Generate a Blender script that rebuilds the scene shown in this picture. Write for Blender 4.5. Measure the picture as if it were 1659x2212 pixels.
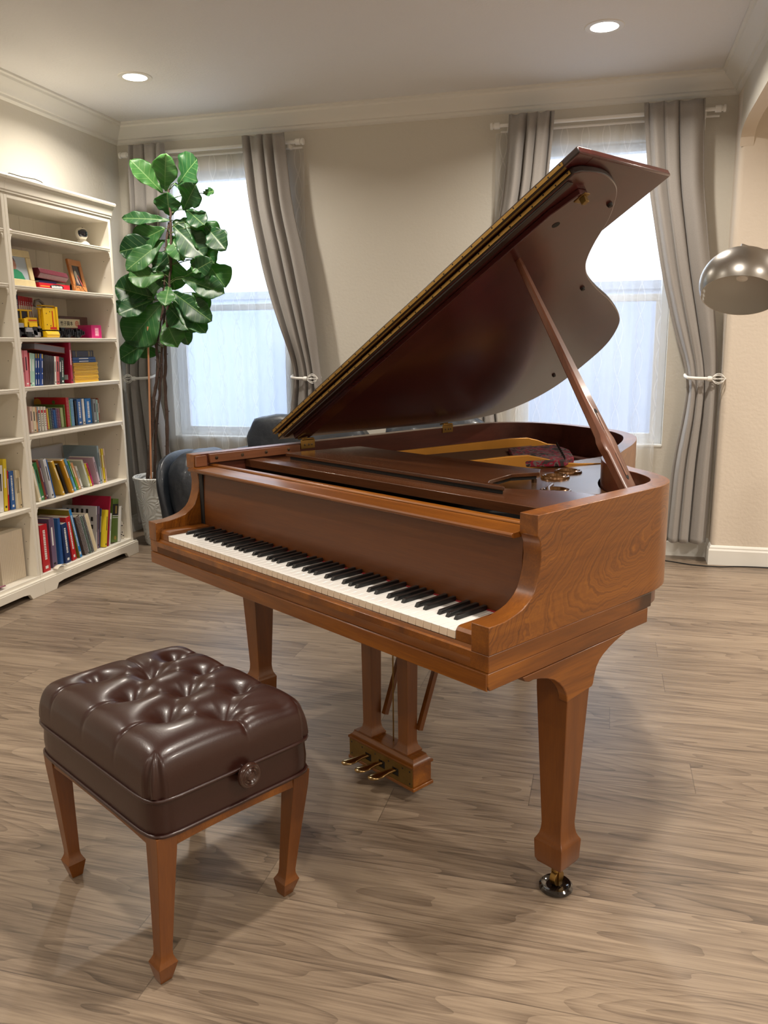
import bpy, bmesh, math, random
from mathutils import Vector, Matrix
from math import sin, cos, pi, radians as R, tan, atan2, sqrt
random.seed(7)
for o in list(bpy.data.objects): bpy.data.objects.remove(o, do_unlink=True)
SC = bpy.context.scene
COL = SC.collection

# ------------------------------------------------------------------ camera
F_PX, YAW, PITCH, ROLL, CAM_H = 1769.1, -0.2641, 0.2006, -0.0105, 1.314
fw = Vector((sin(YAW)*cos(PITCH), cos(YAW)*cos(PITCH), -sin(PITCH)))
rt = Vector((cos(YAW), -sin(YAW), 0)); up = rt.cross(fw)
r2 = rt*cos(ROLL) + up*sin(ROLL); u2 = -rt*sin(ROLL) + up*cos(ROLL)
cd = bpy.data.cameras.new('camera'); cam = bpy.data.objects.new('camera', cd); COL.objects.link(cam)
M = Matrix.Identity(4)
for i in range(3):
    M[i][0] = r2[i]; M[i][1] = u2[i]; M[i][2] = -fw[i]
M[2][3] = CAM_H
cam.matrix_world = M
cd.sensor_fit = 'HORIZONTAL'; cd.sensor_width = 36.0; cd.lens = 36.0*F_PX/1659.0; cd.clip_start = 0.05
SC.camera = cam
# ------------------------------------------------------------------ colour management, world
SC.view_settings.view_transform = 'Standard'; SC.view_settings.look = 'None'
SC.view_settings.gamma = 1.0; SC.view_settings.use_curve_mapping = False
SC.view_settings.exposure = 1.07
W = bpy.data.worlds.new('sky'); SC.world = W; W.use_nodes = True
bg = W.node_tree.nodes['Background']; bg.inputs[0].default_value = (0.72, 0.84, 1.0, 1); bg.inputs[1].default_value = 2.3
# ------------------------------------------------------------------ lamps of the room: recessed ceiling lights
CEIL = 2.79
CAN_POWER, CAN_COL = 11.0, (1.0, 0.915, 0.81)
CANS = [(-2.60, 4.415), (-0.08, 4.406), (-2.60, 1.75), (-0.08, 1.75), (-2.60, -0.9), (-0.08, -0.9), (2.3, 4.0), (2.3, 1.2), (2.3, -1.4)]

# ------------------------------------------------------------------ materials
def srgb(r, g=None, b=None):
    if g is None: r, g, b = r
    f = lambda c: (c/255/12.92) if c/255 <= 0.04045 else ((c/255+0.055)/1.055)**2.4
    return (f(r), f(g), f(b), 1.0)
def newmat(name):
    m = bpy.data.materials.new(name); m.use_nodes = True
    nt = m.node_tree; return m, nt, nt.nodes['Principled BSDF']
def node(nt, typ, **kw):
    n = nt.nodes.new(typ)
    for k, v in kw.items():
        if k.startswith('i_'): n.inputs[k[2:].replace('_', ' ')].default_value = v
        else: setattr(n, k, v)
    return n
def simple(name, col, rough=0.5, metal=0.0, coat=0.0, noise=0.0, nscale=8.0, bump=0.0, bscale=60.0, spec=None):
    m, nt, b = newmat(name)
    b.inputs['Base Color'].default_value = col; b.inputs['Roughness'].default_value = rough
    b.inputs['Metallic'].default_value = metal; b.inputs['Coat Weight'].default_value = coat
    b.inputs['Coat Roughness'].default_value = 0.12
    if spec is not None: b.inputs['Specular IOR Level'].default_value = spec
    tc = node(nt, 'ShaderNodeTexCoord')
    if noise > 0:
        n = node(nt, 'ShaderNodeTexNoise', i_Scale=nscale, i_Detail=4.0)
        nt.links.new(tc.outputs['Object'], n.inputs['Vector'])
        cr = node(nt, 'ShaderNodeMix', data_type='RGBA')
        cr.inputs[6].default_value = tuple(c*(1-noise) for c in col[:3])+(1,)
        cr.inputs[7].default_value = tuple(min(1, c*(1+noise)) for c in col[:3])+(1,)
        nt.links.new(n.outputs['Fac'], cr.inputs[0]); nt.links.new(cr.outputs[2], b.inputs['Base Color'])
    if bump > 0:
        n2 = node(nt, 'ShaderNodeTexNoise', i_Scale=bscale, i_Detail=3.0)
        nt.links.new(tc.outputs['Object'], n2.inputs['Vector'])
        bp = node(nt, 'ShaderNodeBump', i_Strength=bump, i_Distance=0.004)
        nt.links.new(n2.outputs['Fac'], bp.inputs['Height']); nt.links.new(bp.outputs[0], b.inputs['Normal'])
    return m
def math_(nt, op, a, b=None, c=None):
    n = nt.nodes.new('ShaderNodeMath'); n.operation = op
    for i, v in enumerate((a, b, c)):
        if v is None: continue
        if isinstance(v, (int, float)): n.inputs[i].default_value = v
        else: nt.links.new(v, n.inputs[i])
    return n.outputs[0]
def ramp(nt, fac, stops, interp='LINEAR'):
    n = nt.nodes.new('ShaderNodeValToRGB'); n.color_ramp.interpolation = interp
    e = n.color_ramp.elements
    while len(e) < len(stops): e.new(0.5)
    for i, (p, c) in enumerate(stops):
        e[i].position = p; e[i].color = c
    if fac is not None: nt.links.new(fac, n.inputs[0])
    return n.outputs[0]
def wood(name, dark, mid, light, axis='X', scale=1.0, rough=0.36, coat=0.22, figure=None, stretch=14.0, loc=(0, 0, 0), bump=.012, stain=False):
    """long-grained veneer: noise stretched along the grain axis, plus fine pores"""
    m, nt, b = newmat(name); L = nt.links
    tc = node(nt, 'ShaderNodeTexCoord')
    mp = node(nt, 'ShaderNodeMapping'); mp.inputs['Location'].default_value = loc
    s = [scale*stretch]*3; s['XYZ'.index(axis)] = scale*1.1
    mp.inputs['Scale'].default_value = s
    L.new(tc.outputs['Object'], mp.inputs['Vector'])
    n1 = node(nt, 'ShaderNodeTexNoise', i_Scale=1.0, i_Detail=6.0, i_Roughness=0.6, i_Distortion=0.6)
    L.new(mp.outputs[0], n1.inputs['Vector'])
    mp2 = node(nt, 'ShaderNodeMapping')
    s2 = [260.0]*3; s2['XYZ'.index(axis)] = 12.0
    mp2.inputs['Scale'].default_value = s2
    L.new(tc.outputs['Object'], mp2.inputs['Vector'])
    n2 = node(nt, 'ShaderNodeTexNoise', i_Scale=1.0, i_Detail=2.0)
    L.new(mp2.outputs[0], n2.inputs['Vector'])
    fac = math_(nt, 'ADD', math_(nt, 'MULTIPLY', n1.outputs['Fac'], 0.8), math_(nt, 'MULTIPLY', n2.outputs['Fac'], 0.2))
    if figure:
        # cathedral figure: nested rings around a centre in the veneer's own plane, warped by noise
        cy, cz, sy, sz = figure
        sp = node(nt, 'ShaderNodeSeparateXYZ'); 
        nz = node(nt, 'ShaderNodeTexNoise', i_Scale=3.6, i_Detail=5.0, i_Roughness=0.5)
        L.new(tc.outputs['Object'], nz.inputs['Vector']); L.new(tc.outputs['Object'], sp.inputs[0])
        z1 = math_(nt, 'SUBTRACT', sp.outputs[2], cz)
        y1 = math_(nt, 'SUBTRACT', sp.outputs[1], cy)
        yy = math_(nt, 'SUBTRACT', y1, math_(nt, 'MULTIPLY', z1, 0.75))
        zz = math_(nt, 'SUBTRACT', z1, math_(nt, 'MULTIPLY', y1, 0.22))
        yy = math_(nt, 'MULTIPLY', yy, sy); zz = math_(nt, 'MULTIPLY', zz, sz)
        d = math_(nt, 'SQRT', math_(nt, 'ADD', math_(nt, 'MULTIPLY', yy, yy), math_(nt, 'MULTIPLY', zz, zz)))
        d = math_(nt, 'ADD', d, math_(nt, 'MULTIPLY', nz.outputs['Fac'], 1.9))
        d = math_(nt, 'ADD', d, math_(nt, 'MULTIPLY', math_(nt, 'SINE', math_(nt, 'MULTIPLY', d, 4.2)), .13))
        nf = node(nt, 'ShaderNodeTexNoise', noise_dimensions='1D', i_Scale=1.0, i_Detail=3.0); L.new(math_(nt, 'MULTIPLY', d, 26.0), nf.inputs['W'])
        fac = math_(nt, 'ADD', math_(nt, 'MULTIPLY', fac, .55), math_(nt, 'MULTIPLY', nf.outputs['Fac'], .45))
        ph = math_(nt, 'FRACT', math_(nt, 'MULTIPLY', d, 5.0))
        ring = math_(nt, 'POWER', ph, 14.0)
        fac = math_(nt, 'SUBTRACT', math_(nt, 'ADD', fac, math_(nt, 'MULTIPLY', ph, 0.10)), math_(nt, 'MULTIPLY', ring, 0.26))
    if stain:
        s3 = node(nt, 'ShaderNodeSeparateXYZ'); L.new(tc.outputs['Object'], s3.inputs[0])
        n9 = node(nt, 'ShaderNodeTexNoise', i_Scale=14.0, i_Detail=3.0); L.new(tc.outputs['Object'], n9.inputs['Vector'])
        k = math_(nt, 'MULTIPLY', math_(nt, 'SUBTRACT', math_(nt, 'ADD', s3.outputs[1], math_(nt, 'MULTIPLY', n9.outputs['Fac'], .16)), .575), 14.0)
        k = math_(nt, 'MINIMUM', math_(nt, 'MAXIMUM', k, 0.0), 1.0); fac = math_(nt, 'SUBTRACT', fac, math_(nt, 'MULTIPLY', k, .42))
    c = ramp(nt, fac, [(0.0, tuple(q*.35 for q in dark[:3])+(1,)), (0.25, dark), (0.5, mid), (0.78, light)])
    L.new(c, b.inputs['Base Color'])
    b.inputs['Roughness'].default_value = rough
    b.inputs['Coat Weight'].default_value = coat; b.inputs['Coat Roughness'].default_value = 0.16
    bp = node(nt, 'ShaderNodeBump', i_Strength=bump, i_Distance=0.001)
    if bump > 0: L.new(n2.outputs['Fac'], bp.inputs['Height']); L.new(bp.outputs[0], b.inputs['Normal'])
    return m

WD, WM, WL = srgb(70, 35, 6), srgb(114, 63, 12), srgb(156, 95, 22)
M_WALX = wood('walnut_along_x', WD, WM, WL, 'X')
M_WALY = wood('walnut_along_y', WD, WM, WL, 'Y', figure=(0.62, 0.885, 4.2, 10.5))
M_WALY2 = wood('walnut_side_plain', WD, WM, srgb(160, 97, 22), 'Y', loc=(3, 1, 2))
M_WALZ = wood('walnut_upright', srgb(76, 38, 8), srgb(105, 57, 13), srgb(128, 74, 19), 'Z', stretch=10, rough=0.3)
M_FALL = wood('walnut_fallboard', srgb(62, 29, 5), srgb(90, 46, 10), srgb(114, 64, 16), 'X', scale=.6, rough=0.42, coat=0.12)
M_TOPX = wood('walnut_top', srgb(56, 31, 17), srgb(82, 48, 27), srgb(104, 64, 37), 'X', rough=0.24, coat=0.6, bump=0)
M_LID = wood('mahogany_lid', srgb(46, 15, 15), srgb(72, 28, 27), srgb(88, 40, 37), 'X', scale=.7, rough=0.27, coat=0.4)
M_LIDEDGE = simple('lid_edge_dark', srgb(34, 20, 16), 0.4)
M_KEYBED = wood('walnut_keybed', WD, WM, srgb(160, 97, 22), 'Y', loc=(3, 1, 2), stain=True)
M_INNER = wood('mahogany_inner', srgb(56, 24, 17), srgb(86, 43, 31), srgb(108, 58, 42), 'Y', rough=0.35, coat=0.3)
M_BLOCK = wood('light_block', srgb(92, 52, 30), srgb(122, 74, 46), srgb(142, 92, 60), 'Y', rough=0.4, coat=.15)
M_PROP = wood('prop_wood', srgb(74, 38, 22), srgb(100, 56, 34), srgb(120, 72, 44), 'Z', rough=0.4, coat=.15)
M_GOLD = simple('gold_plate', srgb(206, 144, 56), 0.38, metal=0.45, coat=0.15, noise=0.15, nscale=9)
M_PLATE = simple('bronze_plate', srgb(128, 88, 48), 0.3, metal=0.5, coat=0.3, noise=0.25, nscale=6)
M_BRASS = simple('brass', srgb(168, 134, 76), 0.32, metal=1.0, noise=0.3, nscale=30)
M_OLDBRASS = simple('old_brass', srgb(132, 106, 58), 0.4, metal=0.9, noise=0.25, nscale=40)
M_PEDAL = simple('pedal_brass', srgb(178, 150, 104), 0.22, metal=1.0, noise=0.15, nscale=60)
M_IVORY = simple('key_white', srgb(240, 238, 234), 0.22, coat=.3)
M_KEYFRONT = simple('key_front', srgb(226, 208, 186), 0.4)  # cream is partly shade painted into the front faces below the key tops
M_EBONY = simple('key_black', srgb(17, 17, 18), 0.33, coat=.15)
M_BLACK = simple('matte_black', srgb(16, 14, 13), 0.7)
M_RUBBER = simple('rubber', srgb(28, 22, 20), 0.6)
M_CUP = simple('caster_cup', srgb(18, 12, 10), 0.08, coat=1.0)
M_FELT = simple('red_felt', srgb(150, 34, 54), 0.95, bump=.4, bscale=200)
def _felt():
    nt = M_FELT.node_tree; b = nt.nodes['Principled BSDF']; tc = node(nt, 'ShaderNodeTexCoord')
    n = node(nt, 'ShaderNodeTexNoise', i_Scale=26.0, i_Detail=2.0, i_Distortion=1.0); nt.links.new(tc.outputs['Object'], n.inputs['Vector'])
    nt.links.new(ramp(nt, n.outputs['Fac'], [(0.0, srgb(52, 44, 44)), (.42, srgb(120, 106, 104)), (.50, srgb(150, 34, 60)), (.60, srgb(76, 62, 62))], 'CONSTANT'), b.inputs['Base Color'])
M_REDSTRIP = simple('red_strip', srgb(140, 22, 30), 0.9)
M_STRING = simple('strings', srgb(120, 92, 74), 0.35, metal=0.8)
M_STEEL = simple('screw_steel', srgb(120, 104, 88), 0.3, metal=1.0)
M_NICKEL = simple('brushed_nickel', srgb(178, 174, 168), 0.3, metal=1.0, noise=.08, nscale=3)
M_WHITEPAINT = simple('white_paint', srgb(232, 226, 212), 0.38, coat=.1)
M_TRIM = simple('trim_paint', srgb(224, 222, 215), 0.4)
M_VINYL = simple('vinyl', srgb(225, 230, 236), 0.35)
M_WHITEMETAL = simple('white_metal', srgb(230, 228, 222), 0.35)
def wallmat(name, col, bs=55.0, st=.35):
    return simple(name, col, 0.75, noise=0.02, nscale=1.2, bump=st, bscale=bs)
M_WALL = wallmat('wall_paint', srgb(205, 200, 188))
M_WALL2 = wallmat('hall_wall_paint', srgb(214, 202, 186))
M_CEIL = wallmat('ceiling_paint', srgb(226, 225, 224), 75, .5)
M_PAPER = simple('paper', srgb(228, 220, 200), 0.7)

def leather(name, col, rough=.3, coat=.25, bump=.12, bs=160):
    return simple(name, col, rough, coat=coat, noise=.12, nscale=10, bump=bump, bscale=bs)
M_SEAT = leather('oxblood_leather', srgb(48, 22, 16), .33, .12, .05, 260)
M_SOFA = leather('slate_leather', srgb(32, 38, 46), .42, .1, .8, 22)

def floor_mat():
    m, nt, b = newmat('oak_plank_floor'); L = nt.links
    tc = node(nt, 'ShaderNodeTexCoord'); sp = node(nt, 'ShaderNodeSeparateXYZ'); L.new(tc.outputs['Object'], sp.inputs[0])
    PW, PL = 0.185, 1.52
    row = math_(nt, 'FLOOR', math_(nt, 'DIVIDE', math_(nt, 'ADD', sp.outputs[1], 0.03), PW))
    wn = node(nt, 'ShaderNodeTexWhiteNoise', noise_dimensions='1D'); L.new(row, wn.inputs['W'])
    xo = math_(nt, 'ADD', math_(nt, 'DIVIDE', sp.outputs[0], PL), wn.outputs['Value'])
    colm = math_(nt, 'FLOOR', xo)
    cmb = node(nt, 'ShaderNodeCombineXYZ'); L.new(row, cmb.inputs[0]); L.new(colm, cmb.inputs[1])
    wn2 = node(nt, 'ShaderNodeTexWhiteNoise', noise_dimensions='3D'); L.new(cmb.outputs[0], wn2.inputs['Vector'])
    # per plank offset for grain
    mp = node(nt, 'ShaderNodeMapping'); mp.inputs['Scale'].default_value = (1.5, 24, 1)
    off = node(nt, 'ShaderNodeVectorMath', operation='MULTIPLY_ADD'); off.inputs[1].default_value = (7, 13, 5)
    L.new(wn2.outputs['Color'], off.inputs[0]); L.new(tc.outputs['Object'], off.inputs[2]); L.new(off.outputs[0], mp.inputs['Vector'])
    n1 = node(nt, 'ShaderNodeTexNoise', i_Scale=1.0, i_Detail=7.0, i_Roughness=0.62, i_Distortion=1.1); L.new(mp.outputs[0], n1.inputs['Vector'])
    mp2 = node(nt, 'ShaderNodeMapping'); mp2.inputs['Scale'].default_value = (6, 190, 1)
    L.new(off.outputs[0], mp2.inputs['Vector'])
    n2 = node(nt, 'ShaderNodeTexNoise', i_Scale=1.0, i_Detail=4.0, i_Roughness=.6); L.new(mp2.outputs[0], n2.inputs['Vector'])
    # cathedral bands
    mp3 = node(nt, 'ShaderNodeMapping'); mp3.inputs['Scale'].default_value = (0.55, 5.0, 1)
    L.new(off.outputs[0], mp3.inputs['Vector'])
    n3 = node(nt, 'ShaderNodeTexNoise', i_Scale=1.0, i_Detail=2.0, i_Distortion=.4); L.new(mp3.outputs[0], n3.inputs['Vector'])
    rings = math_(nt, 'FRACT', math_(nt, 'MULTIPLY', n3.outputs['Fac'], 22.0))
    rings = math_(nt, 'POWER', rings, 3.0)
    fac = math_(nt, 'ADD', math_(nt, 'MULTIPLY', n1.outputs['Fac'], 0.56), math_(nt, 'MULTIPLY', n2.outputs['Fac'], 0.37))
    fac = math_(nt, 'SUBTRACT', fac, math_(nt, 'MULTIPLY', rings, 0.12))
    fac = math_(nt, 'ADD', fac, math_(nt, 'MULTIPLY', math_(nt, 'SUBTRACT', wn2.outputs['Value'], 0.5), 0.13))
    c = ramp(nt, fac, [(0.24, srgb(84, 72, 60)), (0.37, srgb(117, 101, 85)), (0.50, srgb(141, 124, 105)), (0.70, srgb(166, 148, 126))])
    # seams
    fy = math_(nt, 'FRACT', math_(nt, 'DIVIDE', math_(nt, 'ADD', sp.outputs[1], 0.03), PW)); fx = math_(nt, 'FRACT', xo)
    sy = math_(nt, 'LESS_THAN', fy, 0.012); sx = math_(nt, 'LESS_THAN', fx, 0.0016)
    s = math_(nt, 'MAXIMUM', sy, sx)
    mx = node(nt, 'ShaderNodeMix', data_type='RGBA'); L.new(math_(nt, 'MULTIPLY', s, .55), mx.inputs[0]); L.new(c, mx.inputs[6]); mx.inputs[7].default_value = srgb(70, 58, 50)
    L.new(mx.outputs[2], b.inputs['Base Color'])
    b.inputs['Roughness'].default_value = 0.42
    b.inputs['Coat Weight'].default_value = 0.12; b.inputs['Coat Roughness'].default_value = 0.3
    bp = node(nt, 'ShaderNodeBump', i_Strength=0.25, i_Distance=0.001)
    L.new(math_(nt, 'SUBTRACT', n2.outputs['Fac'], s), bp.inputs['Height']); L.new(bp.outputs[0], b.inputs['Normal'])
    return m
M_FLOOR = floor_mat()

def cloth_mat(name, col):
    m, nt, b = newmat(name); L = nt.links
    tc = node(nt, 'ShaderNodeTexCoord')
    n = node(nt, 'ShaderNodeTexNoise', i_Scale=220.0, i_Detail=2.0); L.new(tc.outputs['Object'], n.inputs['Vector'])
    mx = node(nt, 'ShaderNodeMix', data_type='RGBA'); mx.inputs[6].default_value = tuple(c*.88 for c in col[:3])+(1,); mx.inputs[7].default_value = tuple(min(1, c*1.1) for c in col[:3])+(1,)
    L.new(n.outputs['Fac'], mx.inputs[0]); L.new(mx.outputs[2], b.inputs['Base Color'])
    b.inputs['Roughness'].default_value = 0.8; b.inputs['Sheen Weight'].default_value = 0.3
    bp = node(nt, 'ShaderNodeBump', i_Strength=0.2, i_Distance=0.001); L.new(n.outputs['Fac'], bp.inputs['Height']); L.new(bp.outputs[0], b.inputs['Normal'])
    return m
M_CURT = cloth_mat('grey_curtain', srgb(148, 143, 138))
def sheer_mat():
    m, nt, b = newmat('sheer_cloth'); L = nt.links
    nt.nodes.remove(b); out = [n for n in nt.nodes if n.type == 'OUTPUT_MATERIAL'][0]
    tc = node(nt, 'ShaderNodeTexCoord'); sp = node(nt, 'ShaderNodeSeparateXYZ'); L.new(tc.outputs['Object'], sp.inputs[0])
    # embroidered ogee lines: two mirrored sine curves per column
    P = 0.12
    def line(ph, sgn):
        s = math_(nt, 'SINE', math_(nt, 'ADD', math_(nt, 'MULTIPLY', sp.outputs[2], 17.0), ph))
        x = math_(nt, 'ADD', sp.outputs[0], math_(nt, 'MULTIPLY', s, 0.022*sgn))
        f = math_(nt, 'FRACT', math_(nt, 'DIVIDE', x, P))
        return math_(nt, 'LESS_THAN', math_(nt, 'ABSOLUTE', math_(nt, 'SUBTRACT', f, 0.5)), 0.026)
    pat = math_(nt, 'MAXIMUM', line(0, 1), line(0.0, -1))
    tr = node(nt, 'ShaderNodeBsdfTransparent'); df = node(nt, 'ShaderNodeBsdfDiffuse'); tl = node(nt, 'ShaderNodeBsdfTranslucent')
    df.inputs[0].default_value = (0.80, 0.79, 0.76, 1); tl.inputs[0].default_value = (0.80, 0.79, 0.76, 1)
    m1 = node(nt, 'ShaderNodeMixShader'); m1.inputs[0].default_value = 0.5; L.new(df.outputs[0], m1.inputs[1]); L.new(tl.outputs[0], m1.inputs[2])
    m2 = node(nt, 'ShaderNodeMixShader'); L.new(math_(nt, 'ADD', math_(nt, 'MULTIPLY', pat, 0.13), 0.47), m2.inputs[0])
    L.new(tr.outputs[0], m2.inputs[1]); L.new(m1.outputs[0], m2.inputs[2]); L.new(m2.outputs[0], out.inputs['Surface'])
    return m
M_SHEER = sheer_mat()
def glass_mat():
    m, nt, b = newmat('window_glass'); L = nt.links
    nt.nodes.remove(b); out = [n for n in nt.nodes if n.type == 'OUTPUT_MATERIAL'][0]
    tr = node(nt, 'ShaderNodeBsdfTransparent'); gl = node(nt, 'ShaderNodeBsdfGlossy'); gl.inputs['Roughness'].default_value = 0.02
    m2 = node(nt, 'ShaderNodeMixShader'); m2.inputs[0].default_value = 0.06
    L.new(tr.outputs[0], m2.inputs[1]); L.new(gl.outputs[0], m2.inputs[2]); L.new(m2.outputs[0], out.inputs['Surface'])
    return m
M_GLASS = glass_mat()
def emis(name, col, st):
    m, nt, b = newmat(name); b.inputs['Emission Color'].default_value = col; b.inputs['Emission Strength'].default_value = st
    b.inputs['Base Color'].default_value = (0.8, 0.8, 0.8, 1); return m
M_LAMP = emis('lamp_diffuser', (1.0, 0.95, 0.88, 1), 4.0)

def leaf_mat():
    m, nt, b = newmat('fig_leaf'); L = nt.links
    tc = node(nt, 'ShaderNodeTexCoord'); sp = node(nt, 'ShaderNodeSeparateXYZ'); L.new(tc.outputs['Object'], sp.inputs[0])
    ax = math_(nt, 'ABSOLUTE', sp.outputs[0])
    mid = math_(nt, 'LESS_THAN', ax, 0.0022)
    v = math_(nt, 'FRACT', math_(nt, 'MULTIPLY', math_(nt, 'SUBTRACT', sp.outputs[1], math_(nt, 'MULTIPLY', ax, 0.75)), 26.0))
    side = math_(nt, 'LESS_THAN', v, 0.07)
    vein = math_(nt, 'MAXIMUM', mid, math_(nt, 'MULTIPLY', side, 0.7))
    n = node(nt, 'ShaderNodeTexNoise', i_Scale=14.0, i_Detail=3.0); L.new(tc.outputs['Object'], n.inputs['Vector'])
    oi = node(nt, 'ShaderNodeObjectInfo')
    base = ramp(nt, math_(nt, 'ADD', math_(nt, 'MULTIPLY', n.outputs['Fac'], .5), math_(nt, 'MULTIPLY', oi.outputs['Random'], .5)), [(0.25, srgb(26, 62, 36)), (0.5, srgb(42, 88, 48)), (0.8, srgb(72, 120, 58))])
    mx = node(nt, 'ShaderNodeMix', data_type='RGBA'); L.new(math_(nt, 'MULTIPLY', vein, .55), mx.inputs[0]); L.new(base, mx.inputs[6]); mx.inputs[7].default_value = srgb(150, 178, 112)
    L.new(mx.outputs[2], b.inputs['Base Color']); b.inputs['Roughness'].default_value = .42
    bp = node(nt, 'ShaderNodeBump', i_Strength=0.5, i_Distance=0.003); L.new(math_(nt, 'SUBTRACT', 1.0, side), bp.inputs['Height']); L.new(bp.outputs[0], b.inputs['Normal'])
    tl = node(nt, 'ShaderNodeBsdfTranslucent'); tl.inputs[0].default_value = srgb(120, 190, 50)
    ms = node(nt, 'ShaderNodeMixShader'); ms.inputs[0].default_value = .3
    out = [x for x in nt.nodes if x.type == 'OUTPUT_MATERIAL'][0]
    L.new(b.outputs[0], ms.inputs[1]); L.new(tl.outputs[0], ms.inputs[2]); L.new(ms.outputs[0], out.inputs['Surface'])
    return m
M_LEAF = leaf_mat()
M_BARK = simple('bark', srgb(74, 56, 46), .8, noise=.35, nscale=60, bump=.8, bscale=80)
M_STAKE = simple('bamboo_stake', srgb(190, 134, 96), .5, noise=.1)
M_SOIL = simple('soil', srgb(60, 46, 36), .95, noise=.4, nscale=70, bump=.8, bscale=90)
def pot_mat():
    m, nt, b = newmat('carved_pot'); L = nt.links
    b.inputs['Base Color'].default_value = srgb(214, 216, 212); b.inputs['Roughness'].default_value = .45
    tc = node(nt, 'ShaderNodeTexCoord'); v = node(nt, 'ShaderNodeTexVoronoi', i_Scale=9.0); L.new(tc.outputs['Object'], v.inputs['Vector'])
    # petals radiating round each voronoi cell centre
    df = node(nt, 'ShaderNodeVectorMath', operation='SUBTRACT'); L.new(tc.outputs['Object'], df.inputs[0]); 
    sc = node(nt, 'ShaderNodeVectorMath', operation='SCALE'); sc.inputs['Scale'].default_value = 1.0; L.new(v.outputs['Position'], sc.inputs[0]); L.new(sc.outputs[0], df.inputs[1])
    s2 = node(nt, 'ShaderNodeSeparateXYZ'); L.new(df.outputs[0], s2.inputs[0])
    ang = math_(nt, 'ARCTAN2', s2.outputs[2], s2.outputs[0])
    w = math_(nt, 'SINE', math_(nt, 'ADD', math_(nt, 'MULTIPLY', ang, 14.0), math_(nt, 'MULTIPLY', v.outputs['Distance'], 9.0)))
    bp = node(nt, 'ShaderNodeBump', i_Strength=0.6, i_Distance=0.003); L.new(w, bp.inputs['Height']); L.new(bp.outputs[0], b.inputs['Normal'])
    return m
M_POT = pot_mat()

_felt()
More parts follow.
